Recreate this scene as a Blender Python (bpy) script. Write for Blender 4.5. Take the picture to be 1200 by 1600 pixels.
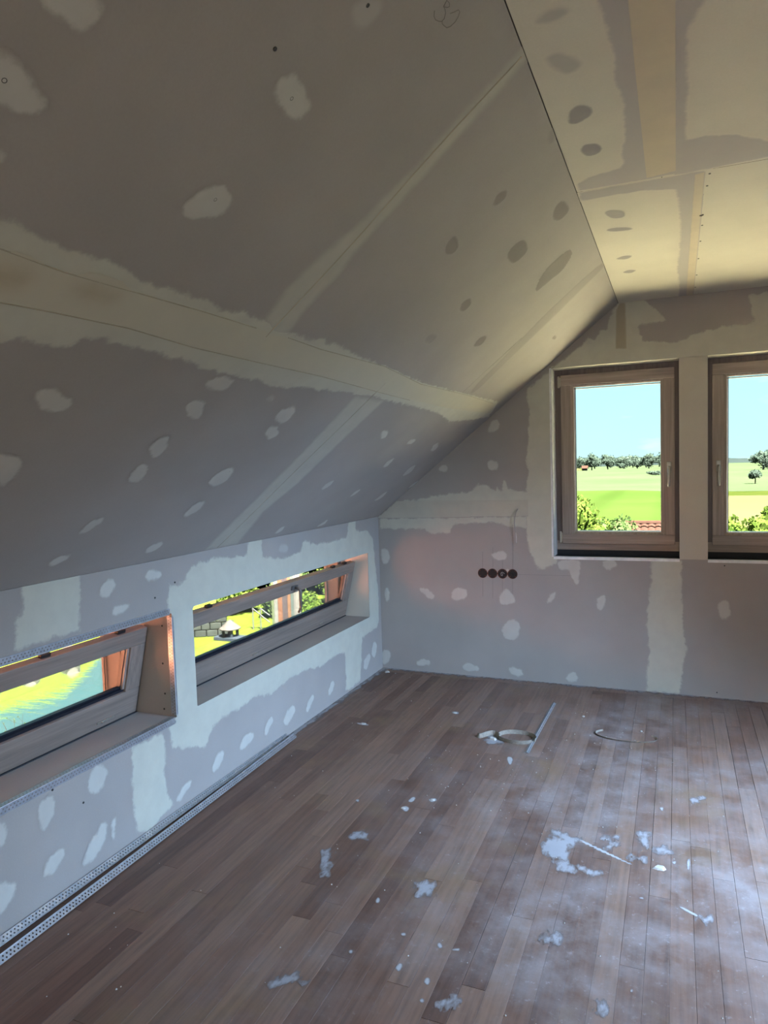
import bpy, bmesh, math, random
import numpy as np
from mathutils import Vector, Matrix

for o in list(bpy.data.objects):
    bpy.data.objects.remove(o)
sc = bpy.context.scene
COL = sc.collection
random.seed(7)
rng = np.random.default_rng(7)

# ------------------------------------------------------------------ camera
CAM = Vector((2.0591, -4.7797, 1.5191))
yaw, pitch, roll = 0.3981, -0.0644, -0.0308
cy, sy, cp, sp = math.cos(yaw), math.sin(yaw), math.cos(pitch), math.sin(pitch)
fw = Vector((-sy * cp, cy * cp, sp))
r0 = Vector((cy, sy, 0))
u0 = r0.cross(fw)
rt = r0 * math.cos(roll) + u0 * math.sin(roll)
up = u0 * math.cos(roll) - r0 * math.sin(roll)
cam_data = bpy.data.cameras.new('camera')
cam = bpy.data.objects.new('camera', cam_data)
COL.objects.link(cam)
M = Matrix((rt, up, -fw)).transposed().to_4x4()
M.translation = CAM
cam.matrix_world = M
cam_data.sensor_fit = 'VERTICAL'
cam_data.sensor_height = 36
cam_data.lens = 36 * 1088.99 / 1600
cam_data.clip_start = 0.05
cam_data.clip_end = 6000
sc.camera = cam

# ------------------------------------------------------------------ world, sun, daylight
sc.view_settings.view_transform = 'Standard'
sc.view_settings.look = 'None'
sc.view_settings.gamma = 1
sc.view_settings.use_curve_mapping = False
sc.view_settings.exposure = 0.0
sc.cycles.sample_clamp_indirect = 0.0

w = bpy.data.worlds.new('sky')
sc.world = w
w.use_nodes = True
nt = w.node_tree
nt.nodes.clear()
tc = nt.nodes.new('ShaderNodeTexCoord')
sep = nt.nodes.new('ShaderNodeSeparateXYZ')
rmp = nt.nodes.new('ShaderNodeValToRGB')
rmp.color_ramp.elements[0].position = 0.0
rmp.color_ramp.elements[0].color = (0.62, 0.95, 1.0, 1)
rmp.color_ramp.elements[1].position = 0.30
rmp.color_ramp.elements[1].color = (0.40, 0.90, 1.0, 1)
mp = nt.nodes.new('ShaderNodeMapping')
mp.inputs['Scale'].default_value = (1.0, 1.0, 3.5)
nz = nt.nodes.new('ShaderNodeTexNoise')
nz.inputs['Scale'].default_value = 6
nz.inputs['Detail'].default_value = 5
cr = nt.nodes.new('ShaderNodeValToRGB')
cr.color_ramp.elements[0].position = 0.58
cr.color_ramp.elements[1].position = 0.74
mix = nt.nodes.new('ShaderNodeMix')
mix.data_type = 'RGBA'
mix.inputs[7].default_value = (0.92, 0.98, 1.0, 1)
bg = nt.nodes.new('ShaderNodeBackground')
bg.inputs['Strength'].default_value = 1.22
wo = nt.nodes.new('ShaderNodeOutputWorld')
lk = nt.links.new
lk(tc.outputs['Generated'], sep.inputs[0])
lk(sep.outputs[2], rmp.inputs[0])
lk(tc.outputs['Generated'], mp.inputs[0])
lk(mp.outputs[0], nz.inputs['Vector'])
lk(nz.outputs[0], cr.inputs[0])
lk(cr.outputs[0], mix.inputs[0])
lk(rmp.outputs[0], mix.inputs[6])
lk(mix.outputs[2], bg.inputs[0])
lk(bg.outputs[0], wo.inputs[0])

def sun_dir():
    el, ax, ay = math.radians(62), 0.75, -0.66
    k = math.cos(el) / math.hypot(ax, ay)
    return Vector((ax * k, ay * k, math.sin(el)))
sd = bpy.data.lights.new('sun', 'SUN')
sd.energy = 185
sd.angle = math.radians(0.53)
sd.color = (1.0, 0.95, 0.86)
so = bpy.data.objects.new('sun', sd)
COL.objects.link(so)
so.location = (-8, -6, 14)
so.rotation_euler = (-sun_dir()).to_track_quat('-Z', 'Y').to_euler()

# room dimensions (metres): knee wall x=0, gable wall y=0, floor z=0
H, X3, Z3 = 1.1495, 1.7194, 2.5201       # knee wall height, ceiling edge
AX = 2.158                                # ridge axis
RW = 2 * AX
SL = math.hypot(X3, Z3 - H)
CT, ST = X3 / SL, (Z3 - H) / SL
YB = -7.0
WXL, WP1, WP2, WXR = 1.29, 2.077, 2.24, 3.027
WZB, WZT = 0.876, 2.143
KZB, KZT = 0.435, 0.904
FY1, FY2 = -2.196, -0.212                 # far knee window
NY1, NY2 = -4.33, -2.341                  # near knee window

# fill lamp from the right, placed and aimed in an added unseen dormer
DY0, DY1, DZ0, DZ1 = -3.3, -1.3, 0.95, 2.08
ld = bpy.data.lights.new('dormer_fill_light', 'AREA')
ld.shape = 'RECTANGLE'
ld.size, ld.size_y = DZ1 - DZ0 - .1, DY1 - DY0 - .1
ld.energy = 178
ld.spread = math.radians(92)
ld.color = (0.41, 0.63, 1.0)
lo = bpy.data.objects.new('dormer_fill_light', ld)
COL.objects.link(lo)
lo.location = (RW - .10, (DY0 + DY1) / 2, (DZ0 + DZ1) / 2)
lo.rotation_euler = Vector((-0.72, 0.14, -0.68)).to_track_quat('-Z', 'Y').to_euler()
# fill lamp added behind the viewer to lift the gable and floor
BX0, BX1, BZ0, BZ1 = 1.86, 2.66, 0.12, 2.1
ld = bpy.data.lights.new('back_fill_light', 'AREA')
ld.shape = 'RECTANGLE'
ld.size, ld.size_y = BX1 - BX0 - .1, BZ1 - BZ0 - .1
ld.energy = 34
ld.color = (1.0, 0.90, 0.78)
lo = bpy.data.objects.new('back_fill_light', ld)
COL.objects.link(lo)
lo.location = ((BX0 + BX1) / 2, YB + .04, (BZ0 + BZ1) / 2)
lo.rotation_euler = Vector((0, 1, 0)).to_track_quat('-Z', 'Z').to_euler()

# ------------------------------------------------------------------ materials
def new_mat(name):
    m = bpy.data.materials.new(name)
    m.use_nodes = True
    t = m.node_tree
    t.nodes.clear()
    out = t.nodes.new('ShaderNodeOutputMaterial')
    b = t.nodes.new('ShaderNodeBsdfPrincipled')
    t.links.new(b.outputs[0], out.inputs[0])
    return m, t, b, out
def N(t, kind, **kw):
    n = t.nodes.new('ShaderNode' + kind)
    for k, v in kw.items():
        setattr(n, k, v)
    return n
def pos(t, scale=(1, 1, 1), offs=None):
    g = N(t, 'NewGeometry')
    m = N(t, 'Mapping')
    m.inputs['Scale'].default_value = scale
    t.links.new(g.outputs['Position'], m.inputs[0])
    return m
def noise(t, vec, scale, detail=3, rough=0.55):
    n = N(t, 'TexNoise')
    n.inputs['Scale'].default_value = scale
    n.inputs['Detail'].default_value = detail
    n.inputs['Roughness'].default_value = rough
    t.links.new(vec, n.inputs['Vector'])
    return n
def ramp(t, fac, stops):
    r = N(t, 'ValToRGB')
    e = r.color_ramp.elements
    while len(e) < len(stops):
        e.new(0.5)
    for el, (p, c) in zip(e, stops):
        el.position = p
        el.color = (c, c, c, 1) if isinstance(c, (int, float)) else (*c, 1)
    t.links.new(fac, r.inputs[0])
    return r
def mixc(t, fac, a, b, blend='MIX'):
    m = N(t, 'Mix', data_type='RGBA', blend_type=blend)
    for sock, v in ((m.inputs[0], fac), (m.inputs[6], a), (m.inputs[7], b)):
        if isinstance(v, (int, float)):
            sock.default_value = v
        elif isinstance(v, tuple):
            sock.default_value = (*v, 1)
        else:
            t.links.new(v, sock)
    return m.outputs[2]
def math_n(t, op, a, b=None, c=None):
    m = N(t, 'Math', operation=op)
    for i, v in enumerate((a, b, c)):
        if v is None:
            continue
        if isinstance(v, (int, float)):
            m.inputs[i].default_value = v
        else:
            t.links.new(v, m.inputs[i])
    return m.outputs[0]
def bump(t, b, h, strength, dist=0.01):
    n = N(t, 'Bump')
    n.inputs['Strength'].default_value = strength
    n.inputs['Distance'].default_value = dist
    t.links.new(h, n.inputs['Height'])
    t.links.new(n.outputs[0], b.inputs['Normal'])

def plain(name, col, rough=0.6, metal=0.0, var=0.12, scale=20, spec=0.5):
    m, t, b, o = new_mat(name)
    p = pos(t)
    n = noise(t, p.outputs[0], scale, 4)
    lo = tuple(c * (1 - var) for c in col)
    hi = tuple(min(1, c * (1 + var)) for c in col)
    r = ramp(t, n.outputs[0], [(0.3, lo), (0.7, hi)])
    t.links.new(r.outputs[0], b.inputs['Base Color'])
    b.inputs['Roughness'].default_value = rough
    b.inputs['Metallic'].default_value = metal
    b.inputs['Specular IOR Level'].default_value = spec
    return m

def board_mat(name, col):
    m, t, b, o = new_mat(name)
    p = pos(t)
    n1 = noise(t, p.outputs[0], 2.2, 4)
    n2 = noise(t, p.outputs[0], 160, 2)
    r = ramp(t, n1.outputs[0], [(0.3, tuple(c * 0.93 for c in col)), (0.7, tuple(c * 1.06 for c in col))])
    c2 = mixc(t, math_n(t, 'MULTIPLY', n2.outputs[0], 0.22), r.outputs[0], tuple(c * 0.6 for c in col))
    t.links.new(c2, b.inputs['Base Color'])
    b.inputs['Roughness'].default_value = 0.85
    b.inputs['Specular IOR Level'].default_value = 0.25
    bump(t, b, n2.outputs[0], 0.12, 0.002)
    return m

def filler_mat(name, col, amp, soft, scale, opacity=1.0, under=None, streak=None):
    """Joint compound: covers where the distance to the patch edge plus noise is positive,
    thinning out over the underlying paper colour towards its edge."""
    under = under or BOARD
    m, t, b, o = new_mat(name)
    p = pos(t, streak or (1, 1, 1))
    nb = noise(t, p.outputs[0], scale, 5, 0.6)
    pw = pos(t)
    n2 = noise(t, pw.outputs[0], 11, 4)
    n3 = noise(t, pw.outputs[0], 120, 2)
    a = N(t, 'Attribute', attribute_name='sd')
    d = N(t, 'Attribute', attribute_name='dom')
    off = math_n(t, 'MULTIPLY', math_n(t, 'SUBTRACT', nb.outputs[0], 0.5), 2 * amp)
    v = math_n(t, 'ADD', a.outputs['Fac'], off)
    mr = N(t, 'MapRange', interpolation_type='SMOOTHSTEP')
    t.links.new(v, mr.inputs['Value'])
    mr.inputs['From Min'].default_value = -soft
    mr.inputs['From Max'].default_value = soft
    mr.inputs['To Max'].default_value = opacity
    cover = math_n(t, 'MULTIPLY', math_n(t, 'GREATER_THAN', d.outputs['Fac'], 0.0), math_n(t, 'GREATER_THAN', v, -soft))
    thin = ramp(t, n2.outputs[0], [(0.30, 0.86), (0.60, 1.0)])
    fac = math_n(t, 'MULTIPLY', mr.outputs[0], thin.outputs[0])
    r = ramp(t, n2.outputs[0], [(0.3, tuple(c * 0.97 for c in col)), (0.7, tuple(c * 1.02 for c in col))])
    c2 = mixc(t, math_n(t, 'MULTIPLY', n3.outputs[0], 0.10), r.outputs[0], tuple(c * 0.7 for c in col))
    c3 = mixc(t, fac, tuple(c * .97 for c in under), c2)
    t.links.new(c3, b.inputs['Base Color'])
    b.inputs['Roughness'].default_value = 0.9
    b.inputs['Specular IOR Level'].default_value = 0.2
    tr = N(t, 'BsdfTransparent')
    ms = N(t, 'MixShader')
    t.links.new(cover, ms.inputs[0])
    t.links.new(tr.outputs[0], ms.inputs[1])
    t.links.new(b.outputs[0], ms.inputs[2])
    t.links.new(ms.outputs[0], o.inputs[0])
    return m

def wood_mat(name, col, axis, rough=0.5, contrast=0.25, scale=1.0):
    m, t, b, o = new_mat(name)
    s = [60 * scale, 60 * scale, 60 * scale]
    s[axis] = 2.2 * scale
    p = pos(t, tuple(s))
    n = noise(t, p.outputs[0], 1.0, 5, 0.65)
    r = ramp(t, n.outputs[0], [(0.3, tuple(c * (1 - contrast) for c in col)), (0.7, tuple(c * (1 + contrast) for c in col))])
    t.links.new(r.outputs[0], b.inputs['Base Color'])
    b.inputs['Roughness'].default_value = rough
    bump(t, b, n.outputs[0], 0.15, 0.002)
    return m

def floor_mat():
    m, t, b, o = new_mat('worn_strip_parquet')
    oi = N(t, 'ObjectInfo')
    g = N(t, 'NewGeometry')
    cmb = N(t, 'CombineXYZ')
    t.links.new(math_n(t, 'MULTIPLY', oi.outputs['Random'], 37.0), cmb.inputs[0])
    t.links.new(math_n(t, 'MULTIPLY', oi.outputs['Random'], 91.0), cmb.inputs[1])
    ad = N(t, 'VectorMath', operation='ADD')
    t.links.new(g.outputs['Position'], ad.inputs[0])
    t.links.new(cmb.outputs[0], ad.inputs[1])
    mp_ = N(t, 'Mapping')
    mp_.inputs['Scale'].default_value = (55, 3.0, 55)
    t.links.new(ad.outputs[0], mp_.inputs[0])
    gr = noise(t, mp_.outputs[0], 1.0, 6, 0.62)
    tone = ramp(t, oi.outputs['Random'], [(0.0, (0.106, 0.050, 0.031)), (0.35, (0.148, 0.075, 0.047)), (0.7, (0.176, 0.094, 0.060)), (1.0, (0.202, 0.116, 0.076))])
    grain = ramp(t, gr.outputs[0], [(0.30, 0.62), (0.55, 1.0), (0.75, 1.16)])
    wood = mixc(t, 1.0, tone.outputs[0], grain.outputs[0], 'MULTIPLY')
    # worn, dusty traffic area: large cloudy patches of plaster dust trodden into the boards
    pw = pos(t)
    d1 = noise(t, pw.outputs[0], 1.5, 5, 0.62)
    d2 = noise(t, pw.outputs[0], 5.5, 6, 0.72)
    d3 = noise(t, pw.outputs[0], 46.0, 4, 0.7)
    sx = N(t, 'SeparateXYZ')
    t.links.new(g.outputs['Position'], sx.inputs[0])
    mrx = N(t, 'MapRange', interpolation_type='SMOOTHSTEP')
    t.links.new(sx.outputs[0], mrx.inputs['Value'])
    mrx.inputs['From Min'].default_value = 0.25
    mrx.inputs['From Max'].default_value = 1.9
    mrx.inputs['To Min'].default_value = 0.10
    mrx.inputs['To Max'].default_value = 1.0
    c1 = ramp(t, d1.outputs[0], [(0.36, 0.12), (0.60, 1.0)])
    c2 = ramp(t, d2.outputs[0], [(0.36, 0.12), (0.64, 1.0)])
    f = math_n(t, 'MULTIPLY', math_n(t, 'MULTIPLY', c1.outputs[0], c2.outputs[0]), mrx.outputs[0])
    c3 = ramp(t, d3.outputs[0], [(0.60, 0.0), (0.70, 1.0)])
    f2 = math_n(t, 'MULTIPLY', c3.outputs[0], math_n(t, 'MULTIPLY', c2.outputs[0], math_n(t, 'MULTIPLY', mrx.outputs[0], 0.75)))
    d4 = noise(t, pw.outputs[0], 17.0, 5, 0.75)
    c4 = ramp(t, d4.outputs[0], [(0.60, 0.0), (0.70, 1.0)])
    f3 = math_n(t, 'MULTIPLY', c4.outputs[0], math_n(t, 'MULTIPLY', c1.outputs[0], math_n(t, 'MULTIPLY', mrx.outputs[0], 0.55)))
    f = math_n(t, 'MINIMUM', math_n(t, 'ADD', math_n(t, 'ADD', math_n(t, 'MULTIPLY', f, 0.82), f2), f3), 0.95)
    wood = mixc(t, f, wood, (0.268, 0.224, 0.206))
    # ochre varnish remains
    o1 = noise(t, pw.outputs[0], 2.6, 4, 0.6)
    oc = ramp(t, o1.outputs[0], [(0.56, 0.0), (0.72, 0.5)])
    wood = mixc(t, oc.outputs[0], wood, (0.20, 0.125, 0.062))
    t.links.new(wood, b.inputs['Base Color'])
    rr = ramp(t, d2.outputs[0], [(0.3, 0.40), (0.7, 0.62)])
    t.links.new(rr.outputs[0], b.inputs['Roughness'])
    b.inputs['Specular IOR Level'].default_value = 0.45
    bump(t, b, gr.outputs[0], 0.12, 0.002)
    return m

def glass_mat():
    m, t, b, o = new_mat('clear_window_glass')
    t.nodes.remove(b)
    tr = N(t, 'BsdfTransparent')
    tr.inputs[0].default_value = (0.96, 0.985, 0.98, 1)
    gl = N(t, 'BsdfGlossy')
    gl.inputs['Roughness'].default_value = 0.02
    fr = N(t, 'Fresnel')
    fr.inputs[0].default_value = 1.45
    ms = N(t, 'MixShader')
    t.links.new(math_n(t, 'MULTIPLY', fr.outputs[0], 0.5), ms.inputs[0])
    t.links.new(tr.outputs[0], ms.inputs[1])
    t.links.new(gl.outputs[0], ms.inputs[2])
    t.links.new(ms.outputs[0], o.inputs[0])
    return m

def water_mat():
    m, t, b, o = new_mat('pond_water')
    p = pos(t, (1.0, 3.0, 1))
    n = noise(t, p.outputs[0], 1.3, 4, 0.6)
    b.inputs['Base Color'].default_value = (0.018, 0.035, 0.022, 1)
    b.inputs['Roughness'].default_value = 0.05
    gl = N(t, 'BsdfGlossy')
    gl.inputs['Roughness'].default_value = 0.03
    gl.inputs['Color'].default_value = (0.92, 0.95, 0.9, 1)
    bn = N(t, 'Bump')
    bn.inputs['Strength'].default_value = 0.05
    bn.inputs['Distance'].default_value = 0.15
    t.links.new(n.outputs[0], bn.inputs['Height'])
    t.links.new(bn.outputs[0], gl.inputs['Normal'])
    ms = N(t, 'MixShader')
    ms.inputs[0].default_value = 0.85
    t.links.new(b.outputs[0], ms.inputs[1])
    t.links.new(gl.outputs[0], ms.inputs[2])
    t.links.new(ms.outputs[0], o.inputs[0])
    return m

def grass_mat(name, col, col2, scale, stripe=None):
    m, t, b, o = new_mat(name)
    p = pos(t)
    n = noise(t, p.outputs[0], scale, 5, 0.6)
    r = ramp(t, n.outputs[0], [(0.35, col), (0.65, col2)])
    c = r.outputs[0]
    if stripe:
        mp_ = pos(t, stripe)
        wv = N(t, 'TexWave')
        wv.inputs['Scale'].default_value = 1.0
        wv.inputs['Distortion'].default_value = 5.0
        wv.inputs['Detail'].default_value = 1.0
        wv.inputs['Detail Scale'].default_value = 0.35
        t.links.new(mp_.outputs[0], wv.inputs['Vector'])
        rr = ramp(t, wv.outputs[0], [(0.0, 0.82), (0.5, 1.0)])
        c = mixc(t, 1.0, c, rr.outputs[0], 'MULTIPLY')
    t.links.new(c, b.inputs['Base Color'])
    b.inputs['Roughness'].default_value = 0.95
    b.inputs['Specular IOR Level'].default_value = 0.0
    return m

def leaf_mat(name, col, col2):
    m, t, b, o = new_mat(name)
    p = pos(t)
    n = noise(t, p.outputs[0], 3.0, 5, 0.7)
    r = ramp(t, n.outputs[0], [(0.35, col), (0.65, col2)])
    t.links.new(r.outputs[0], b.inputs['Base Color'])
    b.inputs['Roughness'].default_value = 0.8
    b.inputs['Specular IOR Level'].default_value = 0.0
    tl = N(t, 'BsdfTranslucent')
    t.links.new(r.outputs[0], tl.inputs[0])
    ms = N(t, 'MixShader')
    ms.inputs[0].default_value = 0.4
    t.links.new(b.outputs[0], ms.inputs[1])
    t.links.new(tl.outputs[0], ms.inputs[2])
    t.links.new(ms.outputs[0], o.inputs[0])
    return m

CREAM = (0.52, 0.51, 0.42)
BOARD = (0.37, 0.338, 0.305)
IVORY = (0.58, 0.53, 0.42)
WOOD = (0.165, 0.130, 0.115)
MT = dict(
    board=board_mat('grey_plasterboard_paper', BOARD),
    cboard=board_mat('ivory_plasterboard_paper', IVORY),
    skimmed=board_mat('skimmed_plaster', (0.55, 0.51, 0.42)),
    core=plain('wall_core', (0.12, 0.11, 0.10), 0.9),
    dark=plain('black_sealing_tape', (0.02, 0.021, 0.024), 0.7),
    white=plain('white_edge_plaster', (0.72, 0.72, 0.72), 0.7),
    render=plain('outside_render', (0.13, 0.12, 0.10), 0.9),
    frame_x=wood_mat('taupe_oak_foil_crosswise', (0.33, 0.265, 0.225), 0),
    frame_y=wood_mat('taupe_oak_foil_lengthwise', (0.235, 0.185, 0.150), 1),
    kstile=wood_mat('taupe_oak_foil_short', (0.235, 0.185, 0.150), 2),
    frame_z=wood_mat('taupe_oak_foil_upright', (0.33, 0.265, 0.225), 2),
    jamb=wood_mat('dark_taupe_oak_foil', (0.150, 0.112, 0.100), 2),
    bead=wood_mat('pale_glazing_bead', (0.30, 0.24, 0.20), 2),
    gasket=plain('black_rubber_gasket', (0.012, 0.014, 0.022), 0.35),
    spacer=plain('aluminium_spacer', (0.75, 0.76, 0.78), 0.35, 0.6),
    alu=plain('satin_aluminium', (0.42, 0.41, 0.39), 0.38, 0.8),
    darkalu=plain('dull_grey_metal', (0.13, 0.115, 0.105), 0.5, 0.2),
    zinc=plain('galvanised_steel', (0.52, 0.54, 0.57), 0.38, 0.75, 0.15, 40),
    brass=plain('hinge_metal', (0.55, 0.50, 0.42), 0.4, 0.8),
    glass=glass_mat(),
    floor=floor_mat(),
    sub=plain('dark_subfloor', (0.025, 0.018, 0.014), 0.95),
    ridge=plain('joint_ridge', (0.40, 0.36, 0.275), 0.9),
    pencil=plain('pencil_graphite', (0.19, 0.17, 0.15), 0.8),
    screw=plain('dark_screw_head', (0.02, 0.018, 0.016), 0.5),
    orange_box=plain('dark_orange_plastic', (0.10, 0.022, 0.010), 0.5),
    black=plain('black_plastic', (0.012, 0.009, 0.008), 0.6),
    cable=plain('grey_cable_sheath', (0.30, 0.28, 0.26), 0.5),
    copper=plain('bare_wire', (0.55, 0.52, 0.48), 0.4, 0.3),
    paper=plain('crumpled_paper_tape', (0.24, 0.205, 0.16), 0.9, 0, 0.2, 90),
    paperdark=plain('dark_tape_back', (0.10, 0.085, 0.07), 0.9),
    plaster=plain('dry_plaster_crumb', (0.45, 0.42, 0.37), 0.9),
)
FILL = dict(
    skim=filler_mat('ragged_joint_compound', CREAM, 0.030, 0.008, 20),
    skimsoft=filler_mat('feathered_joint_compound', (0.48, 0.465, 0.39), 0.014, 0.020, 16, 0.9),
    tape=filler_mat('yellowed_joint_tape', (0.53, 0.495, 0.385), 0.006, 0.008, 14, 0.95, CREAM),
    tapec=filler_mat('cream_joint_tape', (0.50, 0.475, 0.385), 0.004, 0.005, 14, 0.95),
    spot=filler_mat('filler_dab', (0.55, 0.54, 0.48), 0.020, 0.007, 22, 0.8),
    faint=filler_mat('thin_filler_dab', (0.50, 0.48, 0.44), 0.008, 0.010, 30, 0.45),
    grey=filler_mat('sheen_toned_filler_dab', (0.235, 0.215, 0.195), 0.006, 0.006, 40, 0.85),  # darkened in colour to stand for the board paper's grazing sheen
    greyc=filler_mat('sheen_toned_ceiling_dab', (0.30, 0.27, 0.25), 0.006, 0.006, 40, 0.95, IVORY),  # ceiling dabs, toned darker in place of the sheen around them
    greysoft=filler_mat('soft_sheen_toned_filler', (0.26, 0.24, 0.22), 0.010, 0.012, 26, 0.5),  # softer dabs, same sheen contrast put into the colour
    greysoftc=filler_mat('soft_sheen_toned_ceiling_filler', (0.33, 0.30, 0.275), 0.010, 0.012, 26, 0.6, IVORY),
    greyband=filler_mat('fresh_grey_joint_compound', (0.40, 0.36, 0.33), 0.012, 0.008, 26, 0.92, IVORY),
    tan=filler_mat('tan_joint_tape', (0.53, 0.45, 0.32), 0.003, 0.004, 20, 0.95, (0.40, 0.36, 0.33)),
    stain=filler_mat('brown_tape_stain', (0.42, 0.36, 0.26), 0.020, 0.030, 14, 0.8, (0.53, 0.495, 0.385)),
    tanv=filler_mat('tan_tape_strip', (0.36, 0.30, 0.21), 0.004, 0.008, 20, 0.85, CREAM),
    smear=filler_mat('plaster_smear', (0.34, 0.33, 0.33), 0.060, 0.012, 30, 0.75, WOOD, (1, 0.5, 1)),
    dab=filler_mat('plaster_splash', (0.40, 0.39, 0.375), 0.004, 0.004, 70, 0.9, WOOD),
)

# ------------------------------------------------------------------ mesh helpers
def tag(o, label=None, cat=None, group=None, kind=None):
    if label: o['label'] = label
    if cat: o['category'] = cat
    if group: o['group'] = group
    if kind: o['kind'] = kind
    return o
def wloc(p):
    v = Vector((0, 0, 0))
    while p is not None:
        v += p.location
        p = p.parent
    return v
def empty(name, loc=(0, 0, 0), parent=None):
    o = bpy.data.objects.new(name, None)
    o.empty_display_size = 0.05
    o.location = loc
    if parent: o.parent = parent
    COL.objects.link(o)
    return o
def link_mesh(name, verts, faces, mat, parent=None, smooth=False):
    """verts are world coordinates; the object sits at its own base centre."""
    va = np.array(verts, dtype=float)
    c = Vector((float((va[:, 0].min() + va[:, 0].max()) / 2), float((va[:, 1].min() + va[:, 1].max()) / 2), float(va[:, 2].min())))
    me = bpy.data.meshes.new(name)
    me.from_pydata((va - np.array(c)).tolist(), [], faces)
    me.validate()
    if smooth:
        me.polygons.foreach_set('use_smooth', [True] * len(me.polygons))
    me.materials.append(MT[mat] if isinstance(mat, str) else mat)
    o = bpy.data.objects.new(name, me)
    if parent is not None:
        o.parent = parent
        o.location = c - wloc(parent)
    else:
        o.location = c
    COL.objects.link(o)
    return o

class MB:
    def __init__(s):
        s.v, s.f = [], []
    def add(s, vs, fs):
        n = len(s.v)
        s.v += [tuple(v) for v in vs]
        s.f += [tuple(i + n for i in f) for f in fs]
        return s
    def box(s, x0, x1, y0, y1, z0, z1):
        x0, x1 = min(x0, x1), max(x0, x1); y0, y1 = min(y0, y1), max(y0, y1); z0, z1 = min(z0, z1), max(z0, z1)
        return s.add([(x0, y0, z0), (x1, y0, z0), (x1, y1, z0), (x0, y1, z0), (x0, y0, z1), (x1, y0, z1), (x1, y1, z1), (x0, y1, z1)],
              [(0, 3, 2, 1), (4, 5, 6, 7), (0, 1, 5, 4), (1, 2, 6, 5), (2, 3, 7, 6), (3, 0, 4, 7)])
    def obox(s, o, a, b, c, bev=0.0):
        """box spanned from corner o by vectors a, b, c (optionally with chamfered edges)"""
        o, a, b, c = map(Vector, (o, a, b, c))
        if bev <= 0:
            return s.add([o, o + a, o + a + b, o + b, o + c, o + a + c, o + a + b + c, o + b + c],
                  [(0, 3, 2, 1), (4, 5, 6, 7), (0, 1, 5, 4), (1, 2, 6, 5), (2, 3, 7, 6), (3, 0, 4, 7)])
        bm = bmesh.new()
        vs = [bm.verts.new(p) for p in (o, o + a, o + a + b, o + b, o + c, o + a + c, o + a + b + c, o + b + c)]
        for f in [(0, 3, 2, 1), (4, 5, 6, 7), (0, 1, 5, 4), (1, 2, 6, 5), (2, 3, 7, 6), (3, 0, 4, 7)]:
            bm.faces.new([vs[i] for i in f])
        bmesh.ops.bevel(bm, geom=list(bm.edges), offset=bev, segments=2, affect='EDGES', profile=0.6)
        return s.bm(bm)
    def bm(s, bm):
        bm.verts.index_update()
        s.add([v.co[:] for v in bm.verts], [[v.index for v in f.verts] for f in bm.faces])
        bm.free()
        return s
    def prism(s, poly, fn, d0, d1):
        """2-D outline extruded between depths d0 and d1; fn(u, v, d) -> point"""
        n = len(poly)
        return s.add([fn(u, v, d0) for u, v in poly] + [fn(u, v, d1) for u, v in poly],
              [tuple(range(n))[::-1], tuple(range(n, 2 * n))] + [(i, (i + 1) % n, n + (i + 1) % n, n + i) for i in range(n)])
    def tube(s, pts, r, seg=8, cap=True):
        pts = [Vector(p) for p in pts]
        rs = r if isinstance(r, (list, tuple)) else [r] * len(pts)
        n0 = len(s.v)
        prev = None
        for i, p in enumerate(pts):
            d = (pts[min(i + 1, len(pts) - 1)] - pts[max(i - 1, 0)]).normalized()
            if prev is None:
                a = d.orthogonal().normalized()
            else:
                a = (prev - d * prev.dot(d))
                a = a.normalized() if a.length > 1e-6 else d.orthogonal().normalized()
            prev = a
            b = d.cross(a)
            for k in range(seg):
                th = 2 * math.pi * k / seg
                s.v.append(tuple(p + (a * math.cos(th) + b * math.sin(th)) * rs[i]))
        for i in range(len(pts) - 1):
            for k in range(seg):
                s.f.append((n0 + i * seg + k, n0 + i * seg + (k + 1) % seg, n0 + (i + 1) * seg + (k + 1) % seg, n0 + (i + 1) * seg + k))
        if cap:
            s.f.append(tuple(n0 + k for k in range(seg))[::-1])
            s.f.append(tuple(n0 + (len(pts) - 1) * seg + k for k in range(seg)))
        return s
    def lathe(s, c, prof, axis, seg=20):
        """profile of (radius, height) about axis through c"""
        c, ax = Vector(c), Vector(axis).normalized()
        a = ax.orthogonal().normalized()
        b = ax.cross(a)
        n0 = len(s.v)
        for r, h in prof:
            for k in range(seg):
                th = 2 * math.pi * k / seg
                s.v.append(tuple(c + ax * h + (a * math.cos(th) + b * math.sin(th)) * r))
        for i in range(len(prof) - 1):
            for k in range(seg):
                s.f.append((n0 + i * seg + k, n0 + i * seg + (k + 1) % seg, n0 + (i + 1) * seg + (k + 1) % seg, n0 + (i + 1) * seg + k))
        return s
    def build(s, name, mat, parent=None, smooth=False):
        return link_mesh(name, s.v, s.f, mat, parent, smooth)

# surface maps: (u, v, distance out of the surface into the room)
S_GABLE = lambda u, v, d: (u, -d, v)
S_KNEE = lambda u, v, d: (d, u, v)
S_FLOOR = lambda u, v, d: (u, v, d)
S_CEIL = lambda u, v, d: (u, v, Z3 - d)
S_SLOPE = lambda u, v, d: (v * CT + ST * d, u, H + v * ST - CT * d)
S_SLOPER = lambda u, v, d: (RW - v * CT - ST * d, u, H + v * ST - CT * d)
BT = 0.0125     # plasterboard thickness

def boards(parent, fn, polys, mat='board', gap=0.0012):
    for poly in polys:
        cu = sum(p[0] for p in poly) / len(poly)
        cv = sum(p[1] for p in poly) / len(poly)
        if len(poly) == 2:
            (a, b), (c, d) = poly
            a, c = min(a, c) + gap, max(a, c) - gap
            b, d = min(b, d) + gap, max(b, d) - gap
            poly = [(a, b), (c, b), (c, d), (a, d)]
        MB().prism(poly, fn, -BT, 0.0).build('plasterboard', mat, parent)

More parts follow.
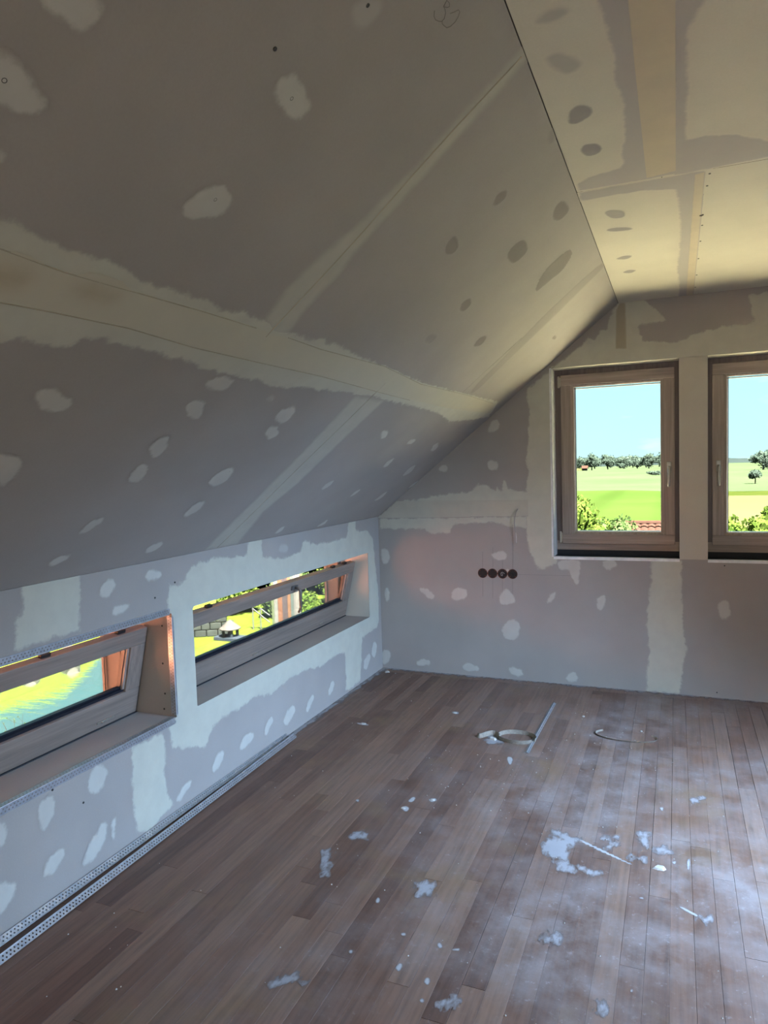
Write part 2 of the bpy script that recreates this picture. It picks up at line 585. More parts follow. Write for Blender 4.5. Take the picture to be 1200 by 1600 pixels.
# ------------------------------------------------------------------ the shell
def struct(o, label):
    return tag(o, label, None, None, 'structure')

# floor with its strip parquet
floor = struct(MB().box(-0.0, RW, YB, 0, -0.26, -0.021).build('floor', 'sub'), 'worn dusty brown strip parquet floor of the attic room')
PW = 0.0702
BORD = 0.085
far_planks, near_planks = [], []
prng = random.Random(11)
rows = int(RW / PW)
for i in range(rows + 1):
    x0, x1 = i * PW, min((i + 1) * PW, RW)
    y = -BORD - prng.uniform(0.0, 0.9)
    ends = [-BORD]
    while y > YB:
        ends.append(y)
        y -= prng.uniform(0.75, 1.45)
    ends.append(YB)
    for a, b in zip(ends[:-1], ends[1:]):
        inside = (a > -4.1) and x0 < 2.55
        (near_planks if inside else far_planks).append((x0, x1, b, a))
x = 0.0
while x < RW:
    x1 = min(x + prng.uniform(0.7, 1.3), RW)
    near_planks.append((x, x1, -BORD, 0.0))
    x = x1
def plank_mb(mb, p):
    x0, x1, y0, y1 = p
    g = prng.choice((0.0001, 0.0001, 0.0002, 0.0007))
    dz = prng.uniform(-0.0006, 0.0)
    c = 0.0006
    x0 += g; x1 -= g; y0 += 0.0004; y1 -= 0.0004
    vs = [(x0, y0, -0.021), (x1, y0, -0.021), (x1, y1, -0.021), (x0, y1, -0.021),
          (x0, y0, dz - c), (x1, y0, dz - c), (x1, y1, dz - c), (x0, y1, dz - c),
          (x0 + c, y0 + c * .5, dz), (x1 - c, y0 + c * .5, dz), (x1 - c, y1 - c * .5, dz), (x0 + c, y1 - c * .5, dz)]
    fs = [(0, 3, 2, 1)] + [(k, (k + 1) % 4, 4 + (k + 1) % 4, 4 + k) for k in range(4)] + \
         [(4 + k, 4 + (k + 1) % 4, 8 + (k + 1) % 4, 8 + k) for k in range(4)] + [(8, 9, 10, 11)]
    return mb.add(vs, fs)
for p in near_planks[:298]:
    plank_mb(MB(), p).build('floor_plank', 'floor', floor)
mb = MB()
for p in far_planks + near_planks[298:]:
    plank_mb(mb, p)
o = mb.build('floor_planks_beyond', 'floor', floor)
o['kind'] = 'stuff'

# knee wall (left)
kb = MB()
xo, xi = -0.35, -BT
kb.box(xo, xi, YB - .3, 0.36, -4.2, KZB - BT)
kb.box(xo, xi, YB - .3, 0.36, KZT + BT, 1.40)
for a, b in ((FY2 + BT, 0.36), (NY2 + BT, FY1 - BT), (YB - .3, NY1 - BT)):
    kb.box(xo, xi, a, b, KZB - BT, KZT + BT)
wall_left = struct(kb.build('wall_left', 'render'), 'low grey plasterboard knee wall with two long tilted windows')
boards(wall_left, S_KNEE, [
    [(0, KZT), (-1.667, H)], [(-1.667, KZT), (-2.93, H)], [(-2.93, KZT), (YB, H)],
    [(0, KZB), (FY2, KZT)], [(FY1, KZB), (NY2, KZT)], [(NY1, KZB), (YB, KZT)],
    [(0, 0), (-0.5, KZB)], [(-0.5, 0), (-2.53, KZB)], [(-2.53, 0), (-4.5, KZB)], [(-4.5, 0), (YB, KZB)]], gap=0.0004)
for y0, y1, mat, dep in ((FY1, FY2, 'skimmed', 0.23), (NY1, NY2, 'board', 0.25)):
    for nm, bx in (('sill_board', (-dep, 0, y0, y1, KZB - BT, KZB)), ('lintel_board', (-dep, 0, y0, y1, KZT, KZT + BT)),
                   ('reveal_board', (-dep, 0, y1, y1 + BT, KZB - BT, KZT + BT)), ('reveal_board', (-dep, 0, y0 - BT, y0, KZB - BT, KZT + BT))):
        MB().box(*bx).build(nm, 'board' if nm == 'sill_board' else mat, wall_left)
# screw heads of the near reveal
for (sx_, sz_) in ((-0.055, 0.844), (-0.062, 0.673), (-0.058, 0.536), (-0.067, 0.465)):
    MB().lathe((sx_, NY2 - 0.0002, sz_), [(0.0045, 0), (0.0045, 0.0010), (0.002, 0.0004), (0.0003, 0.0004)], (0, -1, 0), 10).build('screw', 'screw', wall_left)

# gable wall (front)
gb = MB()
yi, yo = BT, 0.36
def gprism(poly, d0=-yi, d1=-yo):
    gb.prism(poly, S_GABLE, d0, d1)
zs = lambda x: H + (Z3 - H) / X3 * x
gprism([(-0.35, -4.2), (RW + 0.35, -4.2), (RW + 0.35, WZB - 0.02), (-0.35, WZB - 0.02)])
gprism([(-0.35, WZB - 0.02), (WXL - BT, WZB - 0.02), (WXL - BT, WZT + BT), (1.25, WZT + .02), (-0.0, 1.40), (-0.35, 1.40)])
gprism([(RW + .35, WZB - 0.02), (RW + .35, 1.40), (RW, 1.40), (RW - 1.25, WZT + .02), (WXR + BT, WZT + BT), (WXR + BT, WZB - 0.02)])
gprism([(1.2, WZT + BT), (RW - 1.2, WZT + BT), (RW - 1.2, 2.62), (1.2, 2.62)])
gprism([(WP1 + BT, WZB - 0.02), (WP2 - BT, WZB - 0.02), (WP2 - BT, WZT), (WP1 + BT, WZT)], -0.16, -yo)
wall_front = struct(gb.build('wall_front', 'render'), 'plasterboard gable wall with two tall windows and a sloping left edge')
xs = lambda z: (z - H) * X3 / (Z3 - H)
boards(wall_front, S_GABLE, [
    [(0, 0), (2.03, 0), (2.03, WZB), (WXL, WZB), (WXL, 1.2), (xs(1.2), 1.2), (0, H)],
    [(xs(1.2) + .002, 1.2025), (WXL, 1.2025), (WXL, WZT), (xs(WZT), WZT)],
    [(xs(WZT) + .001, WZT + .0005), (RW - xs(WZT) - .001, WZT + .0005), (RW - X3, Z3), (X3, Z3)],
    [(2.032, 0), (RW, 0), (RW, H), (RW - xs(1.2), 1.2), (WXR, 1.2), (WXR, WZB), (2.032, WZB)],
    [(WXR, 1.2025), (RW - xs(1.2), 1.2025), (RW - xs(WZT), WZT), (WXR, WZT)]])
MB().box(WP1, WP2, 0.001, 0.16, WZB, WZT).build('pillar_board', 'skimmed', wall_front)
for a, b in ((WXL, WP1), (WP2, WXR)):
    MB().box(a, b, 0.0, 0.152, WZT - 0.0004, WZT + BT).build('lintel_board', 'skimmed', wall_front)
    MB().box(a, b, -0.003, 0.034, WZB - 0.016, WZB + 0.001).build('sill_edge', 'white', wall_front)
    MB().box(a, b, 0.034, 0.16, WZB - 0.03, WZB - 0.006).build('sill_membrane', 'dark', wall_front)
    MB().box(a, b, 0.16, 0.30, WZB - 0.03, 0.908).build('sill_block', 'dark', wall_front)
MB().box(WXL - BT, WXL, -0.002, 0.152, WZB, WZT).build('reveal_board', 'white', wall_front)
MB().box(WXR, WXR + BT, -0.002, 0.152, WZB, WZT).build('reveal_board', 'white', wall_front)

# sloping ceiling on the left, flat ceiling, and the unseen right half of the room
ceil_left = struct(MB().prism([(YB, 0), (0.3, 0), (0.3, SL), (YB, SL)], S_SLOPE, -BT - 0.03, -BT - 0.001).build('ceiling_left', 'core'),
                   'grey sloping plasterboard ceiling above the low knee wall, dabbed with filler')
SM = 1.19
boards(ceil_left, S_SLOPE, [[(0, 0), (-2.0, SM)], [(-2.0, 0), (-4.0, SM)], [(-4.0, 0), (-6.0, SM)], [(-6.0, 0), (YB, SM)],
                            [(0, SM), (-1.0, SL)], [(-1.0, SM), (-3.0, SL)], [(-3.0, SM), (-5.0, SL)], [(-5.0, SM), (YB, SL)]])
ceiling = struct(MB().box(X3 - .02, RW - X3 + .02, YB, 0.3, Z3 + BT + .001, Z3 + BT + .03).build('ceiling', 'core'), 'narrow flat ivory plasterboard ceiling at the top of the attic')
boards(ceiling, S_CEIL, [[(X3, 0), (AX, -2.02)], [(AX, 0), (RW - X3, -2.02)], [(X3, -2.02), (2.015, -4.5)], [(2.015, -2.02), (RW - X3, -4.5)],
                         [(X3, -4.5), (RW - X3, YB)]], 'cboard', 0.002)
sd_top = (DZ1 + .04 - H) / ST
crm = MB()
for (a, b, c, d) in ((YB, DY0, 0, SL), (DY1, 0.3, 0, SL), (DY0, DY1, sd_top, SL)):
    crm.prism([(a, c), (b, c), (b, d), (a, d)], S_SLOPER, -0.12, 0)
struct(crm.build('ceiling_right', 'board'), 'right-hand sloping plasterboard ceiling with an added dormer')
wr = MB()
wr.box(RW, RW + .35, YB - .3, DY0, -4.2, 1.4).box(RW, RW + .35, DY1, 0.36, -4.2, 1.4).box(RW, RW + .35, DY0, DY1, -4.2, DZ0)
wr.box(RW - 1.3, RW + 1.3, DY0 - .25, DY1 + .25, DZ1 + .04, DZ1 + .12)  # dormer roof, carried far out to keep direct sun off the added window
wr.box(RW - 1.2, RW + .35, DY0 - .12, DY0, DZ0, DZ1 + .05).box(RW - 1.2, RW + .35, DY1, DY1 + .12, DZ0, DZ1 + .05)
struct(wr.build('wall_right', 'board'), 'right-hand plasterboard knee wall with an added dormer')
e = empty('window_5', (RW, (DY0 + DY1) / 2, DZ0))
struct(e, 'wide unseen dormer window added to light the room from the right')
for bx in ((DY0, DY1, DZ0, DZ0 + .06), (DY0, DY1, DZ1 - .06, DZ1 + .04), (DY0, DY0 + .06, DZ0, DZ1), (DY1 - .06, DY1, DZ0, DZ1), ((DY0 + DY1) / 2 - .04, (DY0 + DY1) / 2 + .04, DZ0, DZ1)):
    MB().box(RW + .08, RW + .15, *bx).build('frame', 'frame_y', e)
MB().box(RW + .11, RW + .118, DY0, DY1, DZ0, DZ1).build('pane', 'glass', e)
bw = MB()
bfn = lambda u, v, d: (u, YB - d, v)
bw.prism([(-.35, -4.2), (RW + .35, -4.2), (RW + .35, BZ0), (-.35, BZ0)], bfn, 0, .3)
bw.prism([(-.35, BZ0), (BX0, BZ0), (BX0, BZ1), (.8, BZ1), (-.35, 1.4)], bfn, 0, .3)
bw.prism([(BX1, BZ0), (RW + .35, BZ0), (RW + .35, 1.4), (RW - .8, BZ1), (BX1, BZ1)], bfn, 0, .3)
bw.prism([(.8, BZ1), (RW - .8, BZ1), (RW - X3 + .3, 2.62), (X3 - .3, 2.62)], bfn, 0, .3)
struct(bw.build('wall_back', 'board'), 'plasterboard gable wall behind the viewer')
e = empty('added_door_1', ((BX0 + BX1) / 2, YB, BZ0))  # added opening for the fill lamp, placed clear of the pane reflections
struct(e, 'unseen narrow glazed door added around the fill light behind the viewer')
for bx in ((BX0, BX1, BZ0, BZ0 + .06), (BX0, BX1, BZ1 - .06, BZ1), (BX0, BX0 + .06, BZ0, BZ1), (BX1 - .06, BX1, BZ0, BZ1)):
    MB().box(bx[0], bx[1], YB - .2, YB - .12, bx[2], bx[3]).build('frame', 'frame_x', e)
MB().box(BX0, BX1, YB - .166, YB - .158, BZ0, BZ1).build('pane', 'glass', e)
struct(MB().prism([(-.0125, H + .035), (X3, Z3 + .05), (AX, Z3 + .05), (AX, 3.15), (-0.75, 1.65), (-0.75, 1.41), (-.0125, 1.41)],
       lambda u, v, d: (u, d, v), YB - .4, 0.4).build('roof_left', 'render'), 'roof structure over the left slope')
# ------------------------------------------------------------------ joint compound, tape and dabs on the boards
GDOM = [(0, 0), (RW, 0), (RW, H), (RW - X3, Z3), (X3, Z3), (0, H)]
DOM = dict(
    gable=(S_GABLE, GDOM, [[(WXL, WZB), (WXR, WZB), (WXR, WZT), (WXL, WZT)]], wall_front),
    knee=(S_KNEE, [(YB, 0), (0, 0), (0, H), (YB, H)], [[(FY1, KZB), (FY2, KZB), (FY2, KZT), (FY1, KZT)], [(NY1, KZB), (NY2, KZB), (NY2, KZT), (NY1, KZT)]], wall_left),
    slope=(S_SLOPE, [(YB, 0), (0, 0), (0, SL), (YB, SL)], [], ceil_left),
    ceil=(S_CEIL, [(X3, YB), (RW - X3, YB), (RW - X3, 0), (X3, 0)], [], ceiling),
    floor=(S_FLOOR, [(0, YB), (RW, YB), (RW, 0), (0, 0)], [], floor),
)
def sdist(P, poly):
    """signed distance (positive inside) of points P to a polygon"""
    q = np.array(poly, float)
    r = np.roll(q, -1, 0)
    best = np.full(len(P), 1e9)
    ins = np.zeros(len(P), bool)
    for a, b in zip(q, r):
        e = b - a
        wv = P - a
        t = np.clip((wv @ e) / max(e @ e, 1e-12), 0, 1)
        d = wv - t[:, None] * e
        best = np.minimum(best, np.hypot(d[:, 0], d[:, 1]))
        c1, c2 = a[1] <= P[:, 1], b[1] <= P[:, 1]
        cross = (c1 != c2)
        if abs(e[1]) > 1e-12:
            xi_ = a[0] + (P[:, 1] - a[1]) / e[1] * e[0]
            ins ^= cross & (P[:, 0] < xi_)
    return np.where(ins, best, -best)
NAMES = dict(skim='joint_compound', skimsoft='joint_compound', greyband='joint_compound', tape='joint_tape', tapec='joint_tape', tan='joint_tape', tanv='joint_tape', stain='joint_tape',
             spot='filler_dab', faint='filler_dab', grey='filler_dab', greysoft='filler_dab', smear='plaster_smear', dab='plaster_splash')
MARG = dict(skim=.026, skimsoft=.028, tape=.010, tapec=.006, spot=.020, faint=.014, grey=.009, greysoft=.020, greyband=.016, tan=.005, tanv=.008, stain=.04, smear=.030, dab=.005)
def chaikin(p):
    out = []
    for (a, b), (c, d) in zip(p, p[1:] + p[:1]):
        out += [(a * .78 + c * .22, b * .78 + d * .22), (a * .22 + c * .78, b * .22 + d * .78)]
    return out
count = {}
def filler(surf, style, poly):
    fn, dom, holes, parent = DOM[surf]
    if style in ('spot', 'grey', 'faint', 'greysoft', 'dab', 'stain'):
        poly = chaikin(chaikin(poly))
    q = np.array(poly, float)
    mg = MARG[style]
    lo, hi = q.min(0) - mg, q.max(0) + mg
    size = hi - lo
    cell = float(np.clip(min(size) / 14, 0.003, 0.012))
    nx, ny = max(2, int(size[0] / cell) + 1), max(2, int(size[1] / cell) + 1)
    U, V = np.meshgrid(np.linspace(lo[0], hi[0], nx), np.linspace(lo[1], hi[1], ny), indexing='ij')
    P = np.stack([U.ravel(), V.ravel()], 1)
    sd_ = sdist(P, poly)
    dm = sdist(P, dom)
    for hpoly in holes:
        dm = np.minimum(dm, -sdist(P, hpoly))
    keep = ((sd_ > -mg) & (dm > -0.016)).reshape(nx, ny)
    kf = keep[:-1, :-1] & keep[1:, :-1] & keep[1:, 1:] & keep[:-1, 1:]
    ii, jj = np.nonzero(kf)
    if len(ii) == 0:
        return
    k = count.get(surf, 0)
    count[surf] = k + 1
    idx = lambda a, b: a * ny + b
    F = np.stack([idx(ii, jj), idx(ii + 1, jj), idx(ii + 1, jj + 1), idx(ii, jj + 1)], 1)
    used, inv = np.unique(F, return_inverse=True)
    F = inv.reshape(F.shape)
    s_, d_ = sd_[used], dm[used]
    thick = 0.0003 if surf == 'floor' else 0.0008
    layer = {'stain': 1.6, 'tape': 1, 'tapec': 1, 'tan': 1, 'tanv': 1, 'spot': .3, 'grey': .3}.get(style, 0)
    hgt = 0.0003 + 0.0012 * layer + 0.00002 * (k % 20) + thick * np.clip(s_ / 0.012, 0, 1)
    vs = [fn(P[i, 0], P[i, 1], hh) for i, hh in zip(used, hgt)]
    o = link_mesh(NAMES[style], vs, F.tolist(), FILL.get(style + 'c', FILL[style]) if surf == 'ceil' else FILL[style], parent)
    for nm, arr in (('sd', s_), ('dom', d_)):
        at = o.data.attributes.new(nm, 'FLOAT', 'POINT')
        at.data.foreach_set('value', np.ascontiguousarray(arr, dtype=np.float32))

